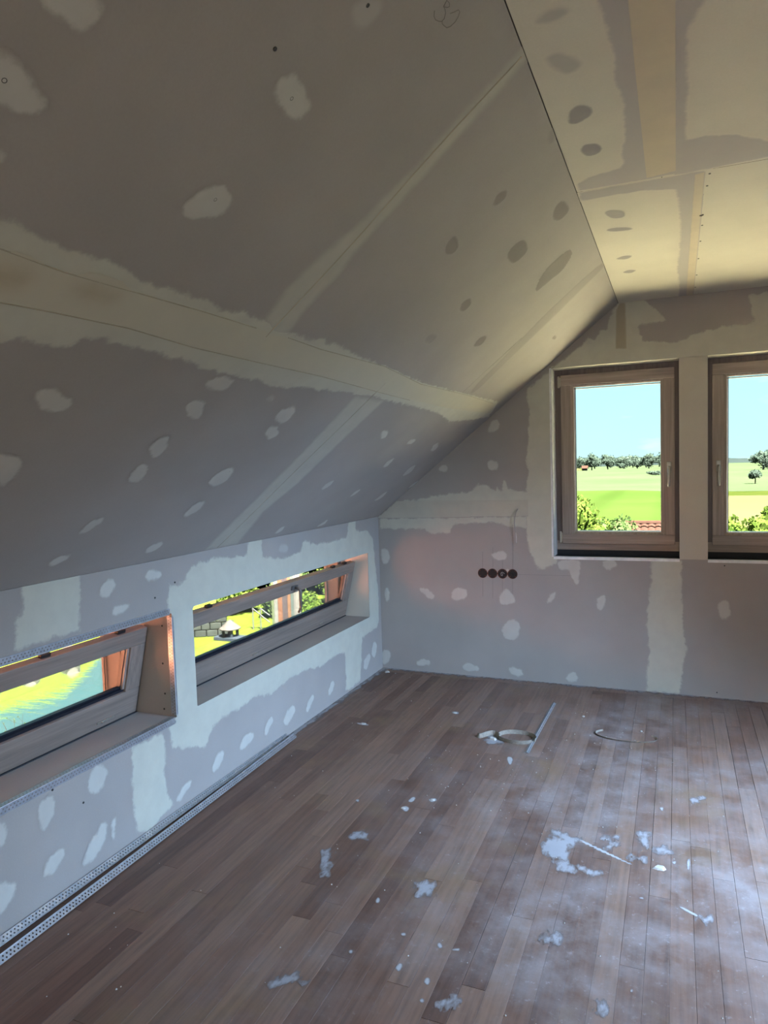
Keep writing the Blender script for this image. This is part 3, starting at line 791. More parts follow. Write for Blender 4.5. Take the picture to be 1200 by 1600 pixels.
# filler shapes on each surface, in metres on that surface
PATCHES = '''
slope|skim|-6.9,1.293 -3.875,1.288 -3.812,1.285 -3.728,1.281 -3.636,1.283 -3.569,1.269 -3.51,1.258 -3.457,1.271 -3.364,1.271 -3.254,1.265 -3.172,1.269 -3.067,1.274 -2.92,1.255 -2.809,1.261 -2.594,1.269 -2.408,1.251 -2.151,1.245 -1.659,1.218 -0.901,1.232 -0.198,1.245 -0.036,1.113 -0.351,1.056 -0.693,1.019 -1.051,1.062 -1.449,1.075 -1.764,1.078 -2.008,1.088 -2.154,1.078 -2.403,1.072 -2.561,1.061 -2.758,1.047 -2.937,1.057 -3.069,1.058 -3.167,1.068 -3.249,1.083 -3.339,1.085 -3.409,1.086 -3.529,1.093 -3.597,1.084 -3.594,1.055 -3.73,1.049 -3.765,1.032 -3.844,1.027 -6.9,1.294
slope|tape|-6.9,1.238 -3.884,1.239 -3.74,1.231 -3.542,1.235 -3.308,1.239 -3.076,1.239 -2.686,1.234 -2.151,1.245 -1.644,1.212 -0.89,1.228 -0.191,1.22 -0.087,1.141 -0.961,1.108 -1.986,1.115 -2.535,1.128 -2.945,1.126 -3.25,1.126 -3.494,1.138 -3.706,1.133 -3.82,1.128 -6.9,1.125
slope|skimsoft|-3.067,1.274 -3.085,1.384 -3.072,1.505 -3.041,1.612 -3.029,1.727 -3.013,1.837 -3.017,1.952 -3.014,2.081 -3.012,2.194 -2.973,2.2 -2.964,2.086 -2.964,1.976 -2.957,1.81 -2.956,1.687 -2.953,1.583 -2.935,1.492 -2.942,1.414 -2.936,1.325 -2.92,1.255 -2.978,1.228
slope|skimsoft|-2.133,1.065 -2.102,0.742 -2.097,0.48 -2.093,0.248 -2.09,0.014 -1.83,0.006 -1.908,0.274 -1.852,0.489 -1.857,0.608 -1.856,0.873 -1.847,1.069
slope|spot|-4.041,1.626 -4.024,1.623 -3.982,1.624 -3.971,1.633 -3.962,1.658 -3.978,1.67 -3.987,1.679 -4.045,1.636
slope|spot|-4.055,1.536 -4.021,1.531 -3.955,1.505 -3.962,1.484 -3.986,1.473 -4.015,1.468 -4.042,1.469 -4.077,1.533
slope|spot|-3.982,1.409 -3.963,1.4 -3.965,1.38 -3.986,1.388
slope|spot|-3.588,1.735 -3.597,1.757 -3.581,1.781 -3.566,1.785 -3.501,1.774 -3.482,1.764 -3.489,1.73 -3.515,1.724 -3.558,1.729
slope|spot|-3.601,1.462 -3.585,1.499 -3.547,1.535 -3.508,1.534 -3.485,1.509 -3.49,1.48 -3.54,1.442 -3.576,1.441
slope|spot|-3.599,0.887 -3.58,0.926 -3.542,0.916 -3.472,0.883 -3.485,0.854 -3.542,0.853
slope|spot|-3.565,0.684 -3.491,0.677 -3.469,0.6 -3.485,0.561 -3.532,0.589 -3.581,0.677
slope|spot|-3.081,1.016 -3.052,1.042 -2.97,1.046 -2.959,1.005 -2.995,0.986 -3.054,0.997
slope|spot|-3.071,0.906 -3.071,0.937 -3.018,0.943 -2.977,0.9 -2.968,0.862 -3.02,0.867
slope|spot|-2.559,0.904 -2.569,0.945 -2.512,0.968 -2.475,0.947 -2.459,0.883 -2.502,0.873
slope|spot|-2.546,0.824 -2.536,0.864 -2.469,0.846 -2.43,0.811 -2.466,0.787
slope|spot|-3.06,0.707 -3.077,0.767 -3.025,0.778 -2.991,0.702 -3.006,0.674
slope|spot|-3.05,0.577 -3.056,0.64 -3.014,0.646 -2.972,0.574 -2.99,0.542
slope|spot|-2.594,0.539 -2.583,0.603 -2.523,0.621 -2.477,0.561 -2.496,0.519 -2.544,0.506
slope|spot|-2.546,0.327 -2.548,0.408 -2.485,0.41 -2.473,0.351 -2.511,0.314
slope|spot|-3.05,0.289 -3.044,0.353 -2.995,0.374 -2.986,0.338 -3.012,0.29
slope|spot|-2.585,0.104 -2.561,0.146 -2.497,0.147 -2.489,0.107 -2.528,0.071
slope|spot|-3.067,0.13 -3.042,0.164 -2.99,0.164 -2.993,0.131 -3.028,0.102
slope|spot|-1.514,0.408 -1.528,0.472 -1.466,0.496 -1.445,0.441
slope|spot|-1.003,0.313 -1.011,0.374 -0.953,0.394 -0.946,0.345
slope|spot|-1.517,0.039 -1.521,0.091 -1.473,0.101 -1.452,0.052
slope|spot|-1.004,0.02 -0.991,0.075 -0.951,0.089 -0.923,0.04
slope|spot|-0.492,0.223 -0.482,0.297 -0.426,0.334 -0.384,0.255
slope|spot|-1.465,0.835 -1.524,0.891 -1.446,0.885 -1.385,0.838
slope|spot|-1.023,0.803 -1.019,0.842 -0.929,0.84 -0.933,0.8
slope|spot|-0.46,0.743 -0.535,0.811 -0.465,0.825 -0.374,0.757
slope|spot|-0.991,0.58 -1.011,0.65 -0.965,0.679 -0.923,0.602
slope|spot|-0.469,0.484 -0.512,0.576 -0.445,0.614 -0.376,0.527
slope|spot|-0.053,0.33 -0.056,0.403 -0.004,0.429 0.027,0.369
slope|faint|-3.565,1.942 -3.558,1.96 -3.521,1.992 -3.502,1.978 -3.5,1.951 -3.509,1.93 -3.539,1.925
slope|faint|-2.721,0.982 -2.713,1.006 -2.681,1 -2.675,0.975
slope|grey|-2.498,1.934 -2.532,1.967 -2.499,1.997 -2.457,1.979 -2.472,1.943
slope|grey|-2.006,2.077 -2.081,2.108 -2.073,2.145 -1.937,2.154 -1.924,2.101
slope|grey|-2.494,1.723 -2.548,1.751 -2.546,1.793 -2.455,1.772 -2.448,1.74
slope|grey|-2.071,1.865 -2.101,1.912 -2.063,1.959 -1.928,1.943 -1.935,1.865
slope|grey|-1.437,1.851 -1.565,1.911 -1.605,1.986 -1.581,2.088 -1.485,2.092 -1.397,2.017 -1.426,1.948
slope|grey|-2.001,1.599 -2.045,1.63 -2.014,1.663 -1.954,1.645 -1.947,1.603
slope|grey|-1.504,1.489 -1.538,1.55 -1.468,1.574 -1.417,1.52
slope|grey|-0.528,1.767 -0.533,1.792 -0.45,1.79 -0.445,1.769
slope|greysoft|-2.028,1.41 -2.051,1.453 -1.953,1.464 -1.951,1.415
slope|greysoft|-2.537,2.171 -2.579,2.192 -2.526,2.201 -2.496,2.18
slope|greysoft|-0.914,1.252 -0.97,1.585 -1.031,1.787 -1.045,2.034 -1.019,2.204 -0.926,2.206 -0.903,2.032 -0.857,1.782 -0.845,1.55 -0.8,1.245
slope|stain|-3.911,1.2 -3.866,1.209 -3.83,1.214 -3.794,1.205 -3.806,1.175 -3.839,1.161 -3.889,1.158
slope|stain|-3.707,1.205 -3.669,1.222 -3.587,1.22 -3.588,1.197 -3.66,1.186
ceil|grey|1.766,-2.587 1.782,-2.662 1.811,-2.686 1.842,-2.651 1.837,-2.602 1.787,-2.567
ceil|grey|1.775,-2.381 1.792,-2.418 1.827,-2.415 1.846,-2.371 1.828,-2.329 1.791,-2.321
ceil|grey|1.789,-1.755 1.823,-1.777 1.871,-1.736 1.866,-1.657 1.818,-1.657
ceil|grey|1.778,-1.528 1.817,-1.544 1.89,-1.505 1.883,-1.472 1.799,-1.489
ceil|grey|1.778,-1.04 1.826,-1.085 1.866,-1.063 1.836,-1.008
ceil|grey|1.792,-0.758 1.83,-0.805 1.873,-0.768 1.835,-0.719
ceil|greysoft|1.759,-2.95 1.793,-2.969 1.833,-2.921 1.843,-2.879 1.803,-2.85 1.774,-2.896
ceil|greysoft|1.763,-3.101 1.791,-3.137 1.833,-3.134 1.843,-3.105 1.798,-3.09
ceil|greyband|1.912,-3.247 1.906,-3.123 1.913,-3.047 1.92,-2.878 1.915,-2.769 1.927,-2.637 1.917,-2.477 1.916,-2.408 1.895,-2.295 1.9,-2.212 1.887,-2.179 1.777,-2.146 1.733,-2.106 1.73,-2.035 1.962,-2.033 2.074,-2.037 2.063,-3.048 2.063,-3.176
ceil|greyband|2.055,-3.18 2.15,-3.135 2.119,-3.021 2.088,-2.925 2.085,-2.798 2.095,-2.664 2.089,-2.538 2.091,-2.297 2.143,-2.309 2.235,-2.273 2.353,-2.156 2.451,-2.092 2.458,-2.048 2.158,-2.029 2.053,-2.023 2.057,-3.051
ceil|greyband|1.728,-2.016 2.154,-2.019 2.159,0.031 2.075,0.02 2.081,-0.308 2.067,-0.687 2.078,-1.107 2.079,-1.494 2.07,-1.775 2.059,-1.886 1.938,-1.928 1.824,-1.932 1.724,-1.926
ceil|tan|1.968,-3.221 1.965,-3.095 1.963,-2.675 1.962,-2.045 2.064,-2.066 2.063,-3.048 2.063,-3.176
ceil|tan|2.124,-1.999 2.155,-2.007 2.159,0.031 2.119,0.008
gable|spot|0.016,0.906 0.071,0.911 0.084,0.844 0.067,0.796 0.021,0.804
gable|spot|0.035,0.613 0.066,0.614 0.068,0.52 0.037,0.504
gable|spot|-0.002,0.134 0.051,0.143 0.073,0.091 0.042,0.039 -0.006,0.025
gable|spot|0.296,0.623 0.361,0.626 0.429,0.579 0.423,0.541 0.374,0.558
gable|spot|0.556,0.594 0.6,0.64 0.676,0.624 0.67,0.571 0.603,0.54 0.565,0.555
gable|spot|0.903,0.57 0.941,0.635 0.963,0.643 1.012,0.597 1.016,0.541 0.925,0.523
gable|spot|1.236,0.556 1.259,0.608 1.298,0.638 1.297,0.599 1.258,0.557
gable|spot|1.566,0.589 1.584,0.616 1.623,0.626 1.618,0.557 1.594,0.517 1.569,0.539
gable|spot|2.3,0.602 2.323,0.624 2.355,0.613 2.37,0.533 2.346,0.506 2.305,0.507
gable|spot|0.921,0.359 0.959,0.406 1.004,0.43 1.051,0.407 1.043,0.307 1.002,0.277 0.934,0.293
gable|spot|0.264,0.057 0.308,0.092 0.373,0.09 0.377,0.052 0.307,0.037
gable|spot|0.625,0.073 0.687,0.097 0.755,0.06 0.733,0.035 0.638,0.031
gable|spot|0.957,0.077 0.998,0.092 1.056,0.072 1.073,0.032 0.988,0.029
gable|spot|1.358,0.042 1.384,0.091 1.429,0.086 1.443,0.025 1.373,0.019
gable|spot|0.854,0.879 0.887,0.903 0.964,0.904 0.968,0.852 0.895,0.839
gable|spot|0.845,1.736 0.881,1.814 0.929,1.829 0.939,1.775 0.895,1.738
gable|spot|0.841,1.527 0.876,1.548 0.927,1.524 0.917,1.48 0.851,1.482
gable|spot|0.483,1.492 0.506,1.521 0.556,1.517 0.55,1.477 0.504,1.473
gable|spot|1.305,0.845 1.394,0.86 1.47,0.857 1.447,0.673 1.414,0.728 1.393,0.788 1.328,0.793
gable|spot|1.601,0.86 1.692,0.863 1.696,0.825 1.649,0.796 1.609,0.816
gable|skim|1.91,0.874 2.089,0.864 2.088,0.782 2.095,0.419 2.119,0.292 2.094,0.207 2.078,0.004 1.88,0.006 1.88,0.079 1.895,0.254 1.877,0.452 1.905,0.713
gable|skim|1.126,2.021 1.141,1.899 1.131,1.675 1.114,1.564 1.127,1.453 1.109,1.293 1.111,1.132 1.109,1.019 1.129,0.907 1.184,0.793 1.307,0.819 1.319,0.898 1.337,2.162
gable|skim|0.011,1.132 1.111,1.15 1.109,1.066 0.878,1.11 0.588,1.098 0.563,1.04 0.412,1.025 0.364,1.057 0.009,1.065
gable|skim|0.2,1.26 0.468,1.301 0.57,1.311 0.716,1.323 0.778,1.378 0.837,1.366 0.896,1.329 0.905,1.351 0.941,1.329 0.956,1.399 0.988,1.341 1.044,1.327 1.136,1.317 1.134,1.242
gable|skim|1.126,2.021 1.299,2.135 1.503,2.288 1.536,2.326 1.576,2.294 1.609,2.356 1.648,2.36 1.685,2.47 1.72,2.518 1.794,2.526 1.863,2.526 1.942,2.461 2.001,2.383 1.835,2.369 1.865,2.27 1.963,2.252 2.074,2.234 2.14,2.274 2.219,2.29 2.319,2.306 2.478,2.309 2.498,2.329 2.464,2.476 2.762,2.514 2.765,2.078 2.074,2.099 1.2,2.066
gable|tapec|-0.015,1.137 0.154,1.265 1.126,1.269 1.124,1.154 1.04,1.152 0.006,1.137
gable|tanv|1.708,2.479 1.728,2.518 1.763,2.517 1.768,2.227 1.702,2.233
knee|skim|-2.347,1.034 -2.288,1.021 -2.234,1.038 -2.233,1.055 -2.175,1.091 -2.014,1.106 -1.738,1.075 -1.732,1.155 -1.598,1.154 -1.593,1.055 -1.397,1.023 -1.177,1.029 -1.15,1.083 -1.067,1.085 -1.057,1.061 -0.933,1.053 -0.802,1.044 -0.545,1.054 -0.523,1.152 -0.399,1.151 -0.405,1.086 -0.193,1.059 -0.112,0.995 -0.088,0.849 -0.043,0.583 -0.048,0.366 -0.093,0.332 -0.353,0.315 -0.409,0.02 -0.642,0.019 -0.63,0.284 -0.778,0.303 -0.993,0.28 -1.139,0.316 -1.344,0.323 -1.452,0.31 -1.535,0.292 -1.669,0.314 -1.732,0.334 -1.865,0.317 -1.997,0.313 -2.091,0.298 -2.151,0.224 -2.373,0.308 -2.401,0.434 -2.366,0.904
knee|skim|-3.081,1.164 -2.839,1.155 -2.854,0.945 -2.971,0.946 -3.134,0.942 -3.111,1.042 -3.093,1.051
knee|skim|-2.618,0.404 -2.441,0.397 -2.428,0.355 -2.438,0.222 -2.428,0.111 -2.396,0.056 -2.557,0.023 -2.619,0.047 -2.63,0.204
knee|spot|-2.743,1.083 -2.708,1.112 -2.675,1.107 -2.664,1.075 -2.703,1.043 -2.741,1.05
knee|spot|-2.691,0.977 -2.669,1 -2.585,0.992 -2.623,0.969 -2.672,0.965
knee|spot|-2.499,1.093 -2.467,1.111 -2.4,1.101 -2.394,1.075 -2.47,1.065
knee|spot|-2.854,0.33 -2.856,0.35 -2.83,0.403 -2.816,0.411 -2.763,0.386 -2.767,0.334 -2.802,0.306 -2.834,0.309
knee|spot|-3.079,0.353 -3.069,0.39 -3.051,0.392 -3.012,0.387 -3.011,0.334 -3.042,0.288 -3.066,0.275 -3.079,0.301
knee|spot|-2.386,0.069 -2.293,0.118 -2.261,0.108 -2.276,0.085 -2.349,0.051
knee|spot|-3.079,0.126 -3.053,0.17 -2.988,0.177 -2.982,0.152 -3.017,0.112 -3.069,0.106
knee|spot|-2.905,0.064 -2.882,0.119 -2.826,0.152 -2.805,0.179 -2.77,0.161 -2.806,0.078 -2.852,0.06 -2.894,0.05
knee|spot|-2.754,0.095 -2.75,0.158 -2.732,0.16 -2.745,0.078
knee|spot|-3.243,0.184 -3.224,0.186 -3.18,0.147 -3.208,0.108 -3.25,0.088 -3.283,0.117 -3.278,0.189
knee|spot|-3.228,0.394 -3.211,0.376 -3.216,0.314 -3.234,0.302 -3.26,0.331 -3.256,0.393
knee|spot|-2.11,0.105 -2.063,0.158 -2.01,0.146 -2.023,0.102 -2.103,0.073
knee|spot|-1.881,0.112 -1.843,0.161 -1.749,0.155 -1.753,0.107 -1.854,0.095
knee|spot|-1.654,0.097 -1.625,0.15 -1.574,0.173 -1.547,0.144 -1.63,0.083
knee|spot|-1.454,0.101 -1.412,0.142 -1.346,0.157 -1.305,0.122 -1.363,0.085 -1.419,0.058
knee|spot|-1.194,0.067 -1.166,0.117 -1.104,0.144 -1.081,0.125 -1.147,0.063
knee|spot|-0.905,0.075 -0.873,0.134 -0.818,0.147 -0.802,0.112 -0.865,0.062
knee|spot|-0.349,0.085 -0.333,0.15 -0.246,0.177 -0.214,0.14 -0.288,0.075
knee|spot|-0.207,0.159 -0.183,0.224 -0.136,0.239 -0.097,0.203 -0.127,0.131 -0.163,0.119
knee|faint|-1.435,1.065 -1.405,1.104 -1.321,1.087 -1.332,1.044
knee|faint|-2.743,0.907 -2.702,0.923 -2.641,0.914 -2.664,0.888
floor|smear|1.568,-2.027 1.599,-2 1.652,-2.013 1.667,-2.091 1.668,-2.162 1.635,-2.15 1.605,-2.147 1.577,-2.123
floor|smear|1.634,-2.174 1.675,-2.164 1.71,-2.214 1.666,-2.23
floor|smear|1.58,-1.959 1.628,-1.969 1.694,-1.992 1.674,-2.03 1.635,-2.018
floor|smear|1.711,-2.182 1.743,-2.198 1.796,-2.2 1.768,-2.223 1.733,-2.214
floor|smear|1.793,-1.947 1.831,-1.918 1.828,-1.985 1.809,-2.041 1.815,-1.965
floor|smear|1.913,-1.863 1.947,-1.856 1.946,-1.968 1.931,-1.948
floor|smear|1.974,-1.963 2.006,-1.937 2.025,-1.969 1.993,-1.994
floor|smear|1.899,-2.047 1.938,-2.042 1.943,-2.059 1.904,-2.068
floor|smear|0.757,-2.415 0.782,-2.392 0.803,-2.461 0.846,-2.559 0.839,-2.562
floor|smear|0.813,-2.284 0.83,-2.24 0.865,-2.239 0.879,-2.276 0.842,-2.284
floor|smear|1.188,-2.499 1.212,-2.461 1.248,-2.482 1.253,-2.524 1.212,-2.551
floor|smear|0.947,-3.108 0.969,-3.067 1.017,-3.054 1.028,-3.064 0.973,-3.093
floor|smear|1.435,-2.992 1.471,-2.976 1.461,-3.005 1.449,-3.024
floor|smear|2.133,-2.357 2.158,-2.34 2.165,-2.359 2.138,-2.375
floor|smear|1.659,-2.634 1.698,-2.587 1.712,-2.627 1.683,-2.647
floor|smear|2.115,-1.493 2.168,-1.456 2.141,-1.515
floor|smear|1.081,-1.116 1.082,-1.048 1.135,-1.04 1.175,-1.103 1.156,-1.156 1.111,-1.162
floor|smear|1.859,-2.856 1.868,-2.847 1.876,-2.876 1.866,-2.882
floor|smear|0,-1.42 0.03,-1.4 0.026,-0.7 0.03,0 0,0
floor|smear|0,-0.022 1.2,-0.02 2.6,-0.024 2.6,0 0,0
floor|dab|0.924,-1.988 0.932,-1.96 0.959,-1.975 0.958,-2.012
floor|dab|1.01,-1.869 1.036,-1.847 1.052,-1.868 1.029,-1.889
floor|dab|0.928,-1.917 0.935,-1.869 0.953,-1.876 0.949,-1.923
floor|dab|0.777,-0.749 0.814,-0.737 0.831,-0.778 0.79,-0.78
floor|dab|0.291,-1.099 0.328,-1.098 0.376,-1.104 0.378,-1.125 0.315,-1.124
floor|dab|1.079,-2.627 1.083,-2.614 1.096,-2.64 1.087,-2.647
floor|dab|1.366,-2.939 1.371,-2.92 1.383,-2.932 1.382,-2.951
floor|dab|1.38,-3.012 1.384,-3.003 1.393,-3.01 1.388,-3.019
floor|dab|1.267,-2.916 1.271,-2.894 1.283,-2.898 1.283,-2.93
floor|dab|1.103,-2.899 1.107,-2.891 1.115,-2.9 1.11,-2.908
floor|dab|1.227,-2.766 1.238,-2.759 1.244,-2.77 1.233,-2.774
floor|dab|1.353,-2.769 1.36,-2.763 1.372,-2.781 1.364,-2.79
floor|dab|1.4,-2.783 1.425,-2.768 1.424,-2.78
floor|dab|1.985,-1.612 2.003,-1.606 1.999,-1.643
floor|dab|1.243,-1.294 1.277,-1.3 1.285,-1.395 1.266,-1.369
floor|dab|1.934,-2.309 1.946,-2.301 1.949,-2.311
floor|dab|2.093,-2.005 2.102,-1.993 2.098,-2.074 2.092,-2.068
floor|dab|1.933,-2.765 1.938,-2.76 1.938,-2.768 1.935,-2.772
floor|dab|0.696,-1.985 0.71,-1.973 0.72,-2.002
floor|dab|0.048,-0.068 0.065,-0.046 0.094,-0.105 0.069,-0.129
floor|dab|0.137,-0.109 0.144,-0.09 0.156,-0.119
floor|dab|2.039,-2.038 2.053,-2.028 2.048,-2.053
floor|dab|1.693,-1.983 1.759,-2.02 1.906,-2.103 1.902,-2.114 1.756,-2.04 1.695,-2.002
floor|dab|2.061,-2.308 2.085,-2.317 2.138,-2.354 2.134,-2.359 2.08,-2.33
slope|skimsoft|-4.07,0 -3.93,0 -3.94,1.05 -4.06,1.05
slope|skimsoft|-5.06,1.3 -4.94,1.3 -4.93,2.19 -5.07,2.19
'''
CHIPS = [
    (0.802, -0.764, 0.014, 0.004, 'flat white plaster chip on the parquet left of the metal strip'),
    (0.34, -1.105, 0.022, 0.004, 'elongated white plaster chip near the knee wall corner'),
    (0.932, -1.985, 0.012, 0.004, 'round white plaster chip in the middle of the floor'),
    (1.031, -1.869, 0.013, 0.004, 'oval white plaster chip right of the round one mid floor'),
    (1.546, -0.593, 0.01, 0.006, 'small plaster crumb right of the metal strip end'),
    (1.996, -2.098, 0.026, 0.006, 'crumbly plaster clump right of the large plaster smear'),
    (0.075, -0.094, 0.022, 0.006, 'pale plaster chip in the corner of knee wall and gable'),
    (1.119, -1.094, 0.03, 0.01, 'frayed plaster lump at the left end of the tape loop'),
    (1.874, -0.728, 0.008, 0.006, 'dark crumb below the curled tape offcut'),
]
TAPE_EDGES = [[(-6.9, 1.238), (-3.955, 1.238), (-3.884, 1.239), (-3.74, 1.231), (-3.542, 1.235), (-3.308, 1.239), (-3.076, 1.239)], [(-2.901, 1.24), (-2.686, 1.234), (-2.151, 1.245), (-1.644, 1.212), (-0.89, 1.228), (-0.273, 1.224)], [(-6.9, 1.125), (-3.895, 1.125), (-3.82, 1.128), (-3.706, 1.133), (-3.494, 1.138), (-3.25, 1.126), (-2.945, 1.126), (-2.535, 1.128), (-1.986, 1.115), (-1.579, 1.108)]]
for ln in PATCHES.strip().splitlines():
    su, stl, pts = ln.split('|')
    filler(su, stl, [tuple(map(float, q.split(','))) for q in pts.split()])

# pencil lines by the socket boxes, pencil scribble and screw heads
def pencil(surf, pts, wd=0.0016, parent=None):
    fn, _, _, par = DOM[surf]
    MB().tube([fn(u, v, 0.0006) for u, v in pts], wd / 2, 5).build('pencil_mark', 'pencil', par)
for a, b in (((0.795, 0.90), (0.792, 0.78)), ((0.869, 0.934), (0.8665, 0.785)), ((0.864, 0.71), (0.861, 0.57)), ((0.937, 0.904), (0.9355, 0.785)),
             ((0.933, 0.71), (0.930, 0.52)), ((1.013, 1.092), (1.007, 0.785)), ((1.005, 0.71), (1.003, 0.60)), ((0.792, .705), (0.790, .58))):
    pencil('gable', [a, b], 0.0013)
pencil('gable', [(1.043, 0.747), (1.456, 0.749)], 0.0013)
pencil('slope', [(-3.375, 2.062), (-3.365, 2.056), (-3.353, 2.055), (-3.342, 2.059), (-3.334, 2.064), (-3.333, 2.071), (-3.342, 2.079), (-3.352, 2.081), (-3.361, 2.081), (-3.366, 2.092), (-3.353, 2.094), (-3.346, 2.091), (-3.35, 2.086), (-3.358, 2.082)], .0014)
pencil('slope', [(-3.329, 2.086), (-3.32, 2.097), (-3.316, 2.104), (-3.308, 2.105), (-3.301, 2.098), (-3.297, 2.088), (-3.299, 2.075), (-3.306, 2.067), (-3.319, 2.064), (-3.327, 2.063), (-3.334, 2.066)], .0014)
# open joints of the ceiling, raised ridges of the taped joints
for bx in ((X3, RW - X3, -2.0222, -2.0178), (AX - .0022, AX + .0022, -2.018, 0)):
    MB().box(*bx, Z3 + .0004, Z3 + .004).build('open_joint', 'paperdark', ceiling)
def ridge(pts, wd, parent=ceil_left):
    MB().tube([S_SLOPE(u, v, 0.0016) for u, v in pts], wd / 2, 5).build('joint_ridge', 'ridge', parent)
ridge([(-3.0 + .004 * math.sin(9 * v), v) for v in np.linspace(1.22, SL - .01, 14)], .0042)
ridge([(-2.0 + .003 * math.sin(8 * v), v) for v in np.linspace(.01, 1.17, 12)], .0024)
for poly in TAPE_EDGES:
    ridge(poly, .0034)
NRM = dict(slope=(ST, 0, -CT), knee=(1, 0, 0), ceil=(0, 0, -1), gable=(0, -1, 0))
for su, lst in dict(slope=[(-4.03, 1.504), (-3.543, 1.752), (-3.534, 1.503), (-3.538, 1.963), (-3.655, 1.794), (-2.554, 0.583), (-2.524, 0.594)],
                    knee=[(-2.441, 0.991), (-3.017, 0.405), (-2.884, 0.296), (-2.309, 1.036)],
                    ceil=[(2.172, -1.981), (2.168, -1.863), (2.166, -1.388), (2.166, -1.148), (2.166, -0.842), (2.166, -0.5), (2.166, -0.2)],
                    gable=[(2.334, 0.842), (2.291, 0.034)]).items():
    fn, _, _, par = DOM[su]
    for u, v in lst:
        MB().lathe(fn(u, v, 0.0012), [(0.0042, -.001), (0.0042, 0.0006), (0.002, 0.0001), (0.0003, 0.0001)], NRM[su], 9).build('screw', 'screw', par)
# crumbs of dirt hanging in the open ceiling joint
MB().lathe((2.1585, -1.53, Z3 + .002), [(0.0, -.004), (.012, 0), (.008, .005), (0.001, .008)], (0, 0, -1), 7).build('dirt_clump', 'paperdark', ceiling)

